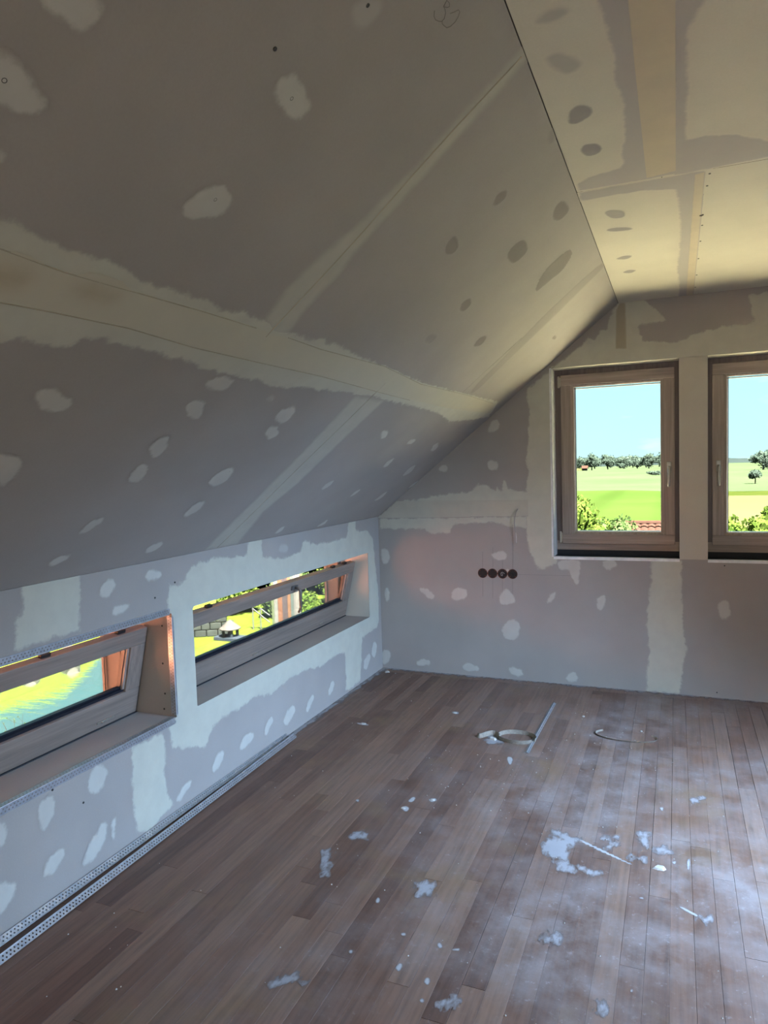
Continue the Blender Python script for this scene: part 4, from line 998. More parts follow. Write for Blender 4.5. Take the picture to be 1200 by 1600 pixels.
# ------------------------------------------------------------------ gable windows
def tilt_lever(mb, base, n, down, side, L=0.125, bow=0.0):
    """window handle: neck out along n, then a lever along down"""
    b, n, d, s = Vector(base), Vector(n), Vector(down), Vector(side)
    pts = [b, b + n * .022, b + n * .034 + d * .004, b + n * .040 + d * .016, b + n * (.041 + bow * .3) + d * L * .4, b + n * (.040 + bow) + d * L * .75, b + n * (.036 + bow * .6) + d * L]
    mb.tube(pts, [.0095, .0095, .0105, .0105, .0095, .0088, .0075], 12)
    return mb
def gable_window(idx, x0, x1, hinge_left, label):
    e = empty('window_%d' % idx, ((x0 + x1) / 2, 0.15, WZB + .03))
    struct(e, label)
    fy0, fy1 = 0.152, 0.232                         # outer frame depth
    z0, z1 = 0.908, WZT
    fwid = 0.062
    # outer frame members
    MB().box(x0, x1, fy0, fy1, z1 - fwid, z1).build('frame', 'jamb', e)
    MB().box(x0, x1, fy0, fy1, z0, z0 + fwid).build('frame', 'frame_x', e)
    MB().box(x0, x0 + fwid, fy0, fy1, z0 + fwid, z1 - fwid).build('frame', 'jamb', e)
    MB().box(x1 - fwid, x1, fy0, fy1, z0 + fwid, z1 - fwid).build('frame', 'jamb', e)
    # sash, standing 14 mm proud of the frame and overlapping it
    sx0, sx1, sz0, sz1 = (x0 + .040, x1 - .026, .952, 2.106) if hinge_left else (x0 + .030, x1 - .040, .952, 2.106)
    gx0, gx1, gz0, gz1 = (1.414, 1.965, 1.033, 2.021) if hinge_left else (2.356, 2.907, 1.033, 2.021)
    sy0, sy1 = 0.136, 0.215
    sash = empty('sash', Vector(((sx0 + sx1) / 2, .15, sz0)) - e.location, e)
    for nm, bx, mt in (('rail', (sx0, sx1, sy0, sy1, gz1 + .016, sz1), 'frame_x'), ('rail', (sx0, sx1, sy0, sy1, sz0, gz0 - .016), 'frame_x'),
                       ('stile', (sx0, gx0 - .016, sy0, sy1, gz0 - .016, gz1 + .016), 'frame_z'), ('stile', (gx1 + .016, sx1, sy0, sy1, gz0 - .016, gz1 + .016), 'frame_z')):
        a, b, c, d, f, g = bx
        MB().obox((a, c, f), (b - a, 0, 0), (0, d - c, 0), (0, 0, g - f), .004).build(nm, mt, sash)
    # glazing bead: a sloped step around the pane
    gbm = MB()
    ox0, ox1, oz0, oz1 = gx0 - .016, gx1 + .016, gz0 - .016, gz1 + .016
    ring = lambda a, b, c, d, y: [(a, y, c), (b, y, c), (b, y, d), (a, y, d)]
    vs = ring(ox0, ox1, oz0, oz1, sy0 + .005) + ring(gx0 - .004, gx1 + .004, gz0 - .004, gz1 + .004, sy0 + .012) + ring(gx0, gx1, gz0, gz1, sy0 + .018) + ring(gx0, gx1, gz0, gz1, sy0 + .040)
    fs = []
    for r in range(3):
        for k in range(4):
            fs.append((4 * r + k, 4 * r + (k + 1) % 4, 4 * r + 4 + (k + 1) % 4, 4 * r + 4 + k))
    gbm.add(vs, fs).build('glazing_bead', 'frame_z', sash)
    gy = sy0 + .040
    sp = MB()
    for a, b, c, d in ((gx0, gx1, gz0, gz0 + .006), (gx0, gx0 + .006, gz0, gz1)):
        sp.box(a, b, gy - .004, gy + .022, c, d)
    sp.build('spacer', 'spacer', sash)
    gk = MB()
    for a, b, c, d in ((gx0, gx1, gz0 - .004, gz0), (gx0, gx1, gz1 - .010, gz1 - .005), (gx0 + .007, gx0 + .010, gz0, gz1)):
        gk.box(a, b, gy - .006, gy + .024, c, d)
    gk.build('gasket', 'gasket', sash)
    MB().box(gx0 - .006, gx1 + .006, gy, gy + .004, gz0 - .006, gz1 + .006).build('pane', 'glass', sash)
    # handle on the lock side, hinges on the other
    hx = 2.016 if hinge_left else 2.307
    hz = 1.462
    h = MB().obox((hx - .014, sy0 - .010, hz - .036), (.028, 0, 0), (0, .0105, 0), (0, 0, .072), .004)
    tilt_lever(h, (hx, sy0 - .008, hz), (0, -1, 0), (0, 0, -1), (1, 0, 0), .125)
    o = h.build('handle', 'alu', e, True)
    o['label'] = 'satin metal lever handle'
    kx = x0 + .026 if hinge_left else x1 - .026
    for zc in (2.062, .995):
        hg = MB().lathe((kx, fy0 - .008, zc - .040), [(.001, 0), (.0065, .001), (.0075, .004), (.0075, .022), (.006, .023), (.006, .025), (.0075, .026), (.0075, .076), (.0065, .079), (.001, .080)], (0, 0, 1), 12)
        hg.box(kx - .004, kx + .012, fy0 - .006, fy0 + .002, zc - .030, zc + .030)
        hg.build('hinge', 'brass', e, False)
    return e
gable_window(1, WXL, WP1, True, 'left taupe-framed casement window in the gable, handle on its right')
gable_window(2, WP2, WXR, False, 'right taupe-framed casement window in the gable, cut by the picture edge')

# ------------------------------------------------------------------ knee-wall windows tilted inward
def knee_window(idx, y0, y1, xb, handle_y, clips, blocks, label):
    e = empty('window_%d' % idx, (xb, (y0 + y1) / 2, KZB))
    struct(e, label)
    y0, y1 = y0 + .004, y1 - .004
    f0, f1 = xb - .115, xb - .028                       # frame depth
    fw_ = .055
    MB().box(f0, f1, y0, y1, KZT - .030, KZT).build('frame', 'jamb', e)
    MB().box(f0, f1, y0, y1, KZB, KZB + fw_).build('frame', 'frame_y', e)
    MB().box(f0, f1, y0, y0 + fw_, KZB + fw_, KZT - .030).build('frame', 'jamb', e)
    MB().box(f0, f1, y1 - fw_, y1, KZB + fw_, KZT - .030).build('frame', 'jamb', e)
    MB().box(f1 - .004, xb + .001, y0, y1, KZB - .002, KZB + .005).build('sealing_strip', 'dark', e)
    # outer timber linings
    MB().box(f0 - .025, f0, y1 - .052, y1 - .030, KZB - .05, KZT + .02).build('lining_board', ORANGE, e)
    MB().box(f0 - .012, f0, y1 - .068, y1 - .060, KZB - .05, KZT + .02).build('lining_board', ORANGE, e)
    MB().box(-.42, f0, y0, y1, KZB - .04, KZB + .012).build('outer_sill', 'alu', e)
    # sash: face plane from (xb, KZB+.004) leaning into the room
    A = Vector((xb, 0, KZB + .006))
    th = math.radians(13.4)
    T = Vector((math.sin(th), 0, math.cos(th)))          # up the sash
    Nn = Vector((math.cos(th), 0, -math.sin(th)))        # out of the sash into the room
    Y = Vector((0, 1, 0))
    LEN = .408
    ya, yb = y0 + .006, y1 - .006
    st, tr_, br = .088, .076, .122                        # stile, top rail, bottom rail
    dep = .042
    sash = empty('sash', Vector((xb, (y0 + y1) / 2, KZB)) - e.location, e)
    def bar(nm, s0, s1, a, b, mt, d0=0.0, d1=dep, bev=.004):
        return MB().obox(A + T * s0 + Y * a - Nn * d1, Nn * (d1 - d0), Y * (b - a), T * (s1 - s0), bev).build(nm, mt, sash)
    bar('rail', LEN - tr_, LEN, ya, yb, 'frame_y')
    bar('rail', 0, br, ya, yb, 'frame_y')
    bar('stile', br, LEN - tr_, yb - st, yb, 'kstile')
    bar('stile', br, LEN - tr_, ya, ya + st, 'kstile')
    # glazing beads, stepped back from the sash face
    bar('glazing_bead', br, br + .012, ya + st, yb - st, 'gasket', .014, dep - .002, 0)
    bar('glazing_bead', LEN - tr_ - .008, LEN - tr_, ya + st, yb - st, 'frame_y', .014, dep, 0)
    bar('glazing_bead', br + .012, LEN - tr_ - .008, yb - st - .012, yb - st, 'bead', .010, .020, 0)
    bar('glazing_bead', br + .012, LEN - tr_ - .008, ya + st, ya + st + .012, 'bead', .010, .020, 0)
    bar('gasket', br + .012, LEN - tr_ - .008, yb - st - .016, yb - st, 'gasket', .020, .040, 0)
    bar('gasket', br + .012, br + .020, ya + st, yb - st, 'gasket', .024, .040, 0)
    bar('pane', br + .004, LEN - tr_ - .002, ya + st - .004, yb - st + .004, 'glass', .028, .032, 0)
    if handle_y is not None:
        c = A + T * (LEN - .038) + Y * handle_y
        h = MB().obox(c - Y * .036 - T * .014, Y * .072, T * .028, Nn * .010, .004)
        tilt_lever(h, c + Nn * .008, Nn, (Vector((0, .10, -1)) - Nn * Nn.dot(Vector((0, .10, -1)))).normalized(), Y, .150, .016)
        o = h.build('handle', 'darkalu', e, True)
        o['label'] = 'dark grey metal lever handle hanging down'
    for (yc, ln) in clips:
        c = A + T * .028 + Y * yc
        m_ = MB().obox(c - Y * ln / 2 - T * .004, Y * ln, T * .008, Nn * .004, .001)
        m_.lathe(c - Y * ln * .2 + Nn * .004, [(.005, -.003), (.005, .003), (.003, .004), (.0005, .004)], Nn, 10)
        m_.build('latch_plate', 'brass', e)
    for yc in blocks:
        c = A + T * LEN + Y * yc - Nn * .030
        MB().obox(c - Y * .022, Y * .044, T * .014, Nn * .020, .002).build('keeper', 'black', e)
    return e
ORANGE = wood_mat('weathered_reddish_board', (0.24, 0.185, 0.165), 2)
knee_window(3, FY1, FY2, -0.190, -1.095, [(-1.43, .05), (-.62, .05)], (-1.93, -.55, -.37), 'far tilted window with a hanging lever handle, next to the gable wall')
knee_window(4, NY1, NY2, -0.222, -3.35, [(-2.54, .10)], (-2.89, -2.50), 'near tilted window in the raw reveal, cut by the left picture edge')

# ------------------------------------------------------------------ perforated corner beads
def flange(mb, P0, L, W, length, width, rows=2, pitch=0.0142, hole=0.0031):
    """perforated strip starting at P0, running along unit L, width along unit W"""
    P0, L, W = Vector(P0), Vector(L).normalized(), Vector(W).normalized()
    lip = .003
    rw = (width - 2 * lip) / rows
    n = int(length / pitch)
    for r in range(rows):
        w0 = lip + r * rw
        sh = (r % 2) * pitch * .5
        for i in range(n):
            a0, a1 = i * pitch, (i + 1) * pitch
            ca, cw = (a0 + a1) / 2, w0 + rw / 2
            out = [(a0, w0), (ca, w0), (a1, w0), (a1, cw), (a1, w0 + rw), (ca, w0 + rw), (a0, w0 + rw), (a0, cw)]
            ang = [225, 270, 315, 0, 45, 90, 135, 180]
            inn = [(ca + hole * math.cos(math.radians(t)), cw + hole * math.sin(math.radians(t))) for t in ang]
            q = [P0 + L * (a + sh) + W * b for a, b in out + inn]
            mb.add(q, [(k, (k + 1) % 8, 8 + (k + 1) % 8, 8 + k) for k in range(8)])
    for w0, w1 in ((0, lip), (width - lip, width)):
        q = [P0 + L * a + W * b for a, b in ((0, w0), (n * pitch, w0), (n * pitch, w1), (0, w1))]
        mb.add(q, [(0, 1, 2, 3)])
    return n * pitch
def corner_bead(name, P0, L, W1, W2, length, label, w1=.027, w2=.027, group=None):
    P0 = Vector(P0)
    L = Vector(L).normalized()
    e = empty(name, P0)
    tag(e, label, 'corner bead', group)
    for W, wd in ((W1, w1), (W2, w2)):
        m_ = MB()
        ln = flange(m_, P0, L, W, length, wd)
        o = m_.build('flange', 'zinc', e)
        sol = o.modifiers.new('sheet_thickness', 'SOLIDIFY')
        sol.thickness = 0.0006
        sol.offset = 0
    MB().tube([P0, P0 + L * ln], .0022, 8).build('nose', 'zinc', e)
    return e
eps = .0022
corner_bead('corner_bead', (eps, NY1, KZT - eps), (0, 1, 0), (0, 0, 1), (-1, 0, 0), NY2 - NY1 - .004, 'perforated metal corner bead along the top edge of the near window recess')
corner_bead('corner_bead', (eps, NY2 - eps, KZB + .01), (0, 0, 1), (0, 1, 0), (-1, 0, 0), KZT - KZB - .015, 'short upright perforated corner bead at the right edge of the near window recess', w1=.010)
corner_bead('corner_bead', (eps, NY1, KZB + eps), (0, 1, 0), (0, 0, -1), (-1, 0, 0), NY2 - NY1 - .004, 'perforated metal corner bead along the sill edge of the near window recess')
# two loose ones lying along the foot of the wall
corner_bead('corner_bead', (.030, -3.95, .0035), (-.0035, 1, 0), (-.026, 0, .026), (-1, 0, -.02), 2.52, 'loose perforated corner bead leaning against the foot of the knee wall', group='loose corner beads on the floor')
corner_bead('corner_bead', (.102, -3.98, .0225), (-.0215, 1, 0), (.0215, 0, -.0195), (-.0205, 0, -.0195), 2.56, 'loose perforated corner bead lying on the parquet, outer of the two along the wall', group='loose corner beads on the floor')
# short perforated strip in the middle of the floor
e = empty('metal_strip', (1.3315, -1.2221, 0))
tag(e, 'short perforated galvanised metal strip lying on the parquet by the tape loop', 'metal strip')
for dx, tl in ((-.012, .012), (.012, -.012)):
    m_ = MB()
    flange(m_, (1.331, -1.222, .006), (.0137, .81, 0), (dx, 0, -.0045), .81, .013, 1, .0142, .0032)
    o = m_.build('flange', 'zinc', e)
    sol = o.modifiers.new('sheet_thickness', 'SOLIDIFY'); sol.thickness = .0006; sol.offset = 0
MB().tube([(1.331, -1.222, .0065), (1.3447, -.412, .0065)], .002, 8).build('nose', 'zinc', e)

# ------------------------------------------------------------------ socket boxes and cable
where = ('leftmost of the row of four empty round socket boxes in the gable wall', 'second from the left of the four empty round socket boxes',
         'third from the left of the four empty round socket boxes, wire coiled inside', 'rightmost of the four empty round socket boxes, below the hanging cable')
for i in range(4):
    cx_, cz_ = .7926 + .071 * i, .7483
    e = empty('socket_box', (cx_, 0, cz_ - .034))
    tag(e, where[i], 'socket box', 'row of socket boxes')
    MB().lathe((cx_, 0, cz_), [(.0345, .0004), (.0345, .0022), (.0312, .0022), (.0305, .0008), (.0305, .0003)], (0, -1, 0), 28).build('rim', 'orange_box', e)
    # dark cup: shallow dish standing in the rim
    MB().lathe((cx_, 0, cz_), [(.0308, .0018), (.029, .0006), (.012, .0004), (.0005, .0004)], (0, -1, 0), 28).build('cup', 'black', e)
    for ang in (45, 135, 225, 315):
        a = math.radians(ang)
        MB().lathe((cx_ + .0265 * math.cos(a), 0, cz_ + .0265 * math.sin(a)), [(.004, .0006), (.004, .0028), (.002, .0030), (.0003, .0024)], (0, -1, 0), 10).build('screw_post', 'orange_box', e)
    if i < 3:
        MB().box(cx_ + .0335, cx_ + .0375, -.0016, -.0002, cz_ - .004, cz_ + .004).build('bridge', 'orange_box', e)
    if i >= 2:
        w_ = [(cx_ + .014 * math.cos(a) * (1 - .04 * k), -.006 - .001 * k, cz_ + .012 * math.sin(a)) for k, a in enumerate(np.linspace(0, 7.5, 22))]
        MB().tube(w_, .0022, 6).build('wire', 'cable' if i == 2 else 'black', e)
MB().lathe((.7926 + .071 * 2.52, 0, .775), [(.010, .0003), (.009, .0012), (.0005, .0012)], (0, -1, 0), 12).build('filler_dab', 'plaster', wall_front)
e = empty('cable', (1.045, 0, .968))
tag(e, 'thin grey cable end hanging out of the gable wall above the socket boxes', 'cable')
MB().tube([(1.053, .004, 1.199), (1.050, -.008, 1.200), (1.042, -.020, 1.180), (1.034, -.026, 1.140), (1.030, -.026, 1.100), (1.034, -.023, 1.060), (1.038, -.022, 1.040)], .0032, 8).build('sheath', 'cable', e, True)
MB().tube([(1.038, -.022, 1.042), (1.041, -.022, 1.01), (1.040, -.020, .985), (1.041, -.019, .966)], .0026, 8).build('bare_core', 'copper', e, True)

# ------------------------------------------------------------------ litter on the floor
def ribbon(pts, h, thick, lean=0.0):
    """standing paper strip following floor points"""
    m_ = MB()
    n = len(pts)
    vs = []
    for i, p in enumerate(pts):
        p = Vector(p)
        d = (Vector(pts[min(i + 1, n - 1)]) - Vector(pts[max(i - 1, 0)])).normalized()
        s_ = Vector((d.y, -d.x, 0))
        for (a, b) in ((0, 0), (thick, 0), (thick + lean, h), (lean, h)):
            vs.append(tuple(p + s_ * a + Vector((0, 0, b + 0.0004))))
    fs = []
    for i in range(n - 1):
        for k in range(4):
            fs.append((4 * i + k, 4 * i + (k + 1) % 4, 4 * i + 4 + (k + 1) % 4, 4 * i + 4 + k))
    fs += [(3, 2, 1, 0), tuple(4 * (n - 1) + k for k in range(4))]
    return m_.add(vs, fs)
c0 = Vector((1.245, -1.05, 0))
lp = [c0 + Vector((.100 * math.cos(a) * 1.0, .072 * math.sin(a), 0)) for a in np.linspace(-.25, 2 * math.pi - .55, 40)]
e = empty('tape_loop', c0)
tag(e, 'curled loop of brown paper tape standing on the parquet beside the metal strip', 'tape')
ribbon(lp, .022, .0012, .004).build('loop', 'paper', e)
tl_ = [c0 + Vector((-.105, -.02, 0)) + Vector((-.045 * t, .035 * math.sin(t * 2.2), 0)) for t in np.linspace(0, 2.6, 14)]
ribbon(tl_, .022, .0012, .012).build('frayed_end', 'paper', e)
c1 = Vector((1.80, -.83, 0))
lp = [c1 + Vector((.155 * math.cos(a), .075 * math.sin(a), 0)) for a in np.linspace(2.5, 6.9, 30)]
o = ribbon(lp, .008, .0012, .006).build('paper_tape', 'paper')
tag(o, 'thin curled offcut of paper tape on the parquet below the right window', 'tape')
MB_ = MB()
def chip(x, y, r, hgt, name, label, mat='plaster', group=None, seedv=0):
    q = random.Random(seedv)
    n = 7
    bot = [(x + r * q.uniform(.7, 1.1) * math.cos(2 * math.pi * k / n), y + r * q.uniform(.5, 1.0) * math.sin(2 * math.pi * k / n)) for k in range(n)]
    vs = [(a, b, .0002) for a, b in bot] + [(x + (a - x) * .7, y + (b - y) * .7, hgt * q.uniform(.7, 1.1)) for a, b in bot]
    fs = [tuple(range(n))[::-1], tuple(range(n, 2 * n))] + [(k, (k + 1) % n, n + (k + 1) % n, n + k) for k in range(n)]
    o = MB().add(vs, fs).build(name, mat)
    return tag(o, label, 'plaster chip', group)
for k, (x, y, r, hg, lb) in enumerate(CHIPS):
    chip(x, y, r, hg, 'plaster_chip', lb, seedv=k)
# fine crumbs, too many to count
cm = MB()
q = random.Random(5)
for _ in range(420):
    x, y = q.uniform(.15, 2.6), q.uniform(-3.6, -.05)
    if q.random() < .45:
        x, y = q.gauss(1.45, .35), q.gauss(-1.1, .5)
    if not (.16 < x < RW - .1 and y < -.02) or (1.0 < x < 1.4 and -1.3 < y < -.35): continue
    r = q.uniform(.0012, .0038)
    vs = [(x + r * math.cos(t) * q.uniform(.7, 1.2), y + r * math.sin(t) * q.uniform(.7, 1.2), .0001) for t in (0, 1.57, 3.14, 4.71)] + [(x, y, r * q.uniform(.7, 1.3))]
    cm.add(vs, [(0, 1, 4), (1, 2, 4), (2, 3, 4), (3, 0, 4), (3, 2, 1, 0)])
o = cm.build('plaster_crumbs', 'plaster')
tag(o, 'fine plaster crumbs scattered over the parquet floor', 'plaster crumbs', None, 'stuff')

# ------------------------------------------------------------------ outside
GZ = -4.0
def matt(*a, **k):
    return plain(*a, spec=0.0, **k)
EX = dict(
    ground=grass_mat('rough_grass', (0.0098, 0.0147, 0.0028), (0.0147, 0.0175, 0.0039), .6),
    lawn=grass_mat('sunny_lawn', (0.0310, 0.0440, 0.0055), (0.0390, 0.0500, 0.0075), 1.2),
    meadow=grass_mat('green_meadow', (0.0130, 0.0226, 0.0046), (0.0163, 0.0248, 0.0058), .05, (.035, .012, 0)),
    pale=grass_mat('pale_green_crop', (0.0158, 0.0231, 0.0109), (0.0199, 0.0256, 0.0138), .03),
    wheat=grass_mat('ripening_wheat', (0.0241, 0.0241, 0.0109), (0.0263, 0.0256, 0.0130), .04),
    hill=grass_mat('hazed_wooded_hill', (0.0063, 0.0092, 0.0092), (0.0084, 0.0115, 0.0109), .02),  # bluish tint is distance haze put into the colour
    bark=matt('bark', (0.0140, 0.0112, 0.0084), .9),
    leaf1=leaf_mat('bright_leaf', (0.0275, 0.0525, 0.0080), (0.0575, 0.0750, 0.0160)),
    leaf2=leaf_mat('mid_leaf', (0.026, 0.050, 0.014), (0.050, 0.070, 0.026)),
    leaf3=leaf_mat('far_hazed_leaf', (0.0274, 0.0397, 0.0312), (0.0397, 0.0529, 0.0416)),  # paler and bluer so the far crowns carry haze in their colour
    tile=matt('red_roof_tile', (0.0240, 0.0125, 0.0095), .85, 0, .15, 6),
    otile=matt('orange_bounce_tile', (0.44, 0.165, 0.092), .85, 0, .12, 6),
    wallp=matt('pale_house_wall', (0.0246, 0.0235, 0.0213), .9),
    stone=matt('grey_stone', (0.021, 0.024, 0.021), .9, 0, .3, 5),
    cstone=matt('cream_boulder', (0.045, 0.040, 0.036), .9, 0, .25, 5),
    slab=matt('blue_grey_slab', (0.018, 0.022, 0.027), .8),
    wpost=matt('white_post', (0.05, 0.05, 0.05), .6),
    bounce_pale=matt('pale_bounce_membrane', (0.52, 0.475, 0.32), .9, 0, .06, 2),
    twig=matt('dry_twig', (0.0154, 0.0133, 0.0098), .9),
    water=water_mat(),
)
# ground and fields
def sheet(name, pts, z, mat, label, cat):
    mb = MB()
    n = len(pts)
    mb.add([(x, y, z) for x, y in pts] + [(x, y, z - .3) for x, y in pts], [tuple(range(n)), tuple(range(n, 2 * n))[::-1]] + [((i + 1) % n, i, n + i, n + (i + 1) % n) for i in range(n)])
    o = mb.build(name, mat)
    return tag(o, label, cat, None, 'structure')
sheet('ground', [(-90, -40), (60, -40), (330, 640), (-330, 640)], GZ - .02, EX['ground'], 'rough grassy ground around the house', None)
sheet('meadow', [(-40, 22), (3.9, 22), (3.9, 118), (-6, 128), (-50, 127)], GZ, EX['meadow'], 'bright green mown meadow in the left gable window', None)
sheet('crop_field', [(-60, 127), (-6, 128), (3.9, 118), (60, 118), (170, 330), (250, 638), (-78, 638), (-48, 420), (-53, 330), (-90, 260)], GZ + .01, EX['pale'], 'pale green crop field between meadow and tree line', None)
sheet('wheat_field', [(-92, 260), (-54, 331), (-49, 420), (-80, 640), (-190, 640)], GZ + .02, EX['wheat'], 'pale yellow field under the tree line at the left', None)
sheet('stubble_field', [(3.9, 40), (60, 40), (60, 104), (3.9, 104)], GZ + .02, EX['wheat'], 'cream coloured field in the right gable window', None)
def hill(name, pts, label, y):
    mb = MB()
    n = len(pts)
    vs = [(x, y, GZ - 12) for x, z in pts] + [(x, y + 40, z) for x, z in pts] + [(x, y + 300, GZ - 12) for x, z in pts]
    fs = [(i, i + 1, n + i + 1, n + i) for i in range(n - 1)] + [(n + i, n + i + 1, 2 * n + i + 1, 2 * n + i) for i in range(n - 1)]
    return tag(mb.add(vs, fs).build(name, EX['hill'], None, True), label, None, None, 'structure')
hill('hill', [(-900, 2), (-500, 5), (-330, 4), (-230, 5.2), (-170, 4.4), (-110, 5.6), (-60, 4.8), (-20, 5.5), (30, 3.0), (90, -2), (200, -2.5), (400, 0), (700, 6)], 'low wooded ridge on the horizon', 1150)

# leafy plants ---------------------------------------------------------------
def leaves(n, rad, leaf, seedv, lumps=6, flat=0.0):
    """leaf quads gathered in lumps inside an ellipsoid of radii rad (base at z=0)"""
    q = np.random.default_rng(seedv)
    rx, ry, rz = rad
    cs = []
    for _ in range(lumps):
        d = q.normal(size=3); d /= np.linalg.norm(d)
        r = q.uniform(.25, .68)
        cs.append(np.array([d[0] * rx * r, d[1] * ry * r, rz + d[2] * rz * r]))
    cs = np.array(cs)
    lr = np.array([rx, ry, rz]) * .48
    vs, fs = [], []
    for i in range(n):
        c = cs[q.integers(lumps)]
        d = q.normal(size=3); d /= np.linalg.norm(d)
        p = c + d * lr * q.uniform(.55, 1.0) ** .5
        if p[2] < .02: p[2] = .02
        a = q.normal(size=3); a /= np.linalg.norm(a)
        b = np.cross(a, q.normal(size=3)); b /= np.linalg.norm(b)
        s_ = leaf * q.uniform(.6, 1.3)
        k = len(vs)
        vs += [tuple(p - a * s_), tuple(p + b * s_ * .55), tuple(p + a * s_), tuple(p - b * s_ * .55)]
        fs.append((k, k + 1, k + 2, k + 3))
    return vs, fs, cs, lr
def plant(name, loc, rad, n, leaf, mat, seedv, label, cat, group=None, lumps=6, trunk=True, clear=0.0, core=True):
    e = empty(name, loc)
    tag(e, label, cat, group)
    vs, fs, cs, lr = leaves(n, rad, leaf, seedv, lumps)
    off = np.array(loc) + np.array([0, 0, clear])
    vs = [tuple(np.array(v) + off) for v in vs]
    m_ = MB().add(vs, fs)
    if core:                                   # dense twiggy inside of each lump
        for c in cs:
            bm = bmesh.new()
            bmesh.ops.create_icosphere(bm, subdivisions=1, radius=1.0)
            for v in bm.verts:
                v.co = Vector(c) + Vector((v.co.x * lr[0], v.co.y * lr[1], v.co.z * lr[2])) * .72 + Vector(off)
            m_.bm(bm)
    m_.build('foliage', mat, e)
    if trunk:
        t = MB().tube([Vector(loc), Vector(loc) + Vector((0.02, 0, clear + rad[2] * .4)), Vector(loc) + Vector((0, .03, clear + rad[2] * 1.0))], [max(rad) * .07, max(rad) * .055, max(rad) * .03], 7)
        for k in range(4):
            c = Vector(cs[k % len(cs)]) + Vector(off)
            t.tube([Vector(loc) + Vector((0, 0, clear + rad[2] * .35)), c], [max(rad) * .03, max(rad) * .012], 5)
        t.build('trunk', EX['bark'], e)
    return e
F_PX = 1088.99
def at(px, py, y):
    """point on the vertical plane at distance y seen at photo position (px, py)"""
    d = fw * F_PX + rt * (px - 600) - up * (py - 800)
    return CAM + d * ((y - CAM.y) / d.y)
def sub(px, y, h_px):      # metres for a height in photo pixels at distance y
    return h_px * (y - CAM.y) / F_PX / fw.y * .98
# tree line at the far edge of the fields: x position, crown height, width, distance, kind
TREES = [(-66, 9.0, 10, 430, 'small pale tree at the left end of the far tree line'),
         (-57, 7.0, 9, 442, 'low bush beside the left end of the far tree line'),
         (-49.5, 9.0, 9, 425, 'round tree left of the dark one in the far tree line'),
         (-42.3, 10.5, 7.5, 395, 'darkest cone-shaped tree in the far tree line of the left window'),
         (-35.5, 7.0, 9, 430, 'low shrub right of the dark cone-shaped tree'),
         (-27.5, 8.5, 9.5, 432, 'second round tree right of the dark cone-shaped tree'),
         (-19.5, 7.0, 9, 440, 'low tree near the middle of the far tree line'),
         (-12.5, 9.5, 9, 412, 'broad tree toward the right of the left window'),
         (-4.5, 10.0, 9.5, 405, 'broad tree left of the sash edge in the left window'),
         (3.5, 9.0, 9, 405, 'rightmost tree of the tree line in the left window'),
         (33, 7.0, 9, 300, 'pale tree at the left edge of the right window'),
         (41, 8.0, 9.5, 320, 'round tree in the right window left of the lone tree'),
         (48.5, 9.5, 9, 305, 'tall tree in the right window behind the lone tree'),
         (57, 8.5, 9.5, 320, 'broad tree in the right window right of the lone tree'),
         (65, 9.5, 9, 308, 'last tree before the right picture edge')]
for k, (x, hgt, wd, y, lb) in enumerate(TREES):
    plant('broadleaf_tree', (x, y + (k % 2) * 13, GZ), (wd * .60, wd * .40, hgt / 2), 900, .42, EX['leaf3'], 100 + k, lb, 'tree', 'trees of the far tree line', 9, True, .1)
HEDGE = ['second-row hedgerow tree of the far tree line, %s' % t for t in ('at the far left end', 'second from the left end', 'third from the left end', 'behind the dark tree', 'right of the dark tree', 'left of the middle', 'in the middle', 'right of the middle', 'third from the sash edge', 'second from the sash edge', 'hidden by the right sash stile')] + ['hedgerow tree behind the trees of the right window, left one', 'hedgerow tree behind the trees of the right window, right one']
for k in range(13):
    x = -72 + k * 7.2 if k < 11 else 44 + (k - 11) * 11
    y = (480 if k < 11 else 345) + (k % 2) * 14
    plant('hedgerow_tree', (x * (y / 430 if k < 11 else 1), y, GZ), (5.6, 3, 3.9 + (k % 3) * .5), 700, .45, EX['leaf3'], 160 + k, HEDGE[k], 'tree', 'second row of the far tree line', 8, True, .1)
p = at(1180, 757, 150)
plant('lone_tree', (p.x, 150, GZ), (1.75, 1.6, 1.25), 500, .22, EX['leaf3'], 140, 'small lone round tree standing in the field of the right window', 'tree', None, 7, True, .55)
plant('field_hedge', (at(1026, 741, 240).x, 240, GZ), (4.5, 2, .9), 600, .22, EX['leaf3'], 141, 'low hedge at the field edge, right side of the left window', 'hedge', None, 6, False)
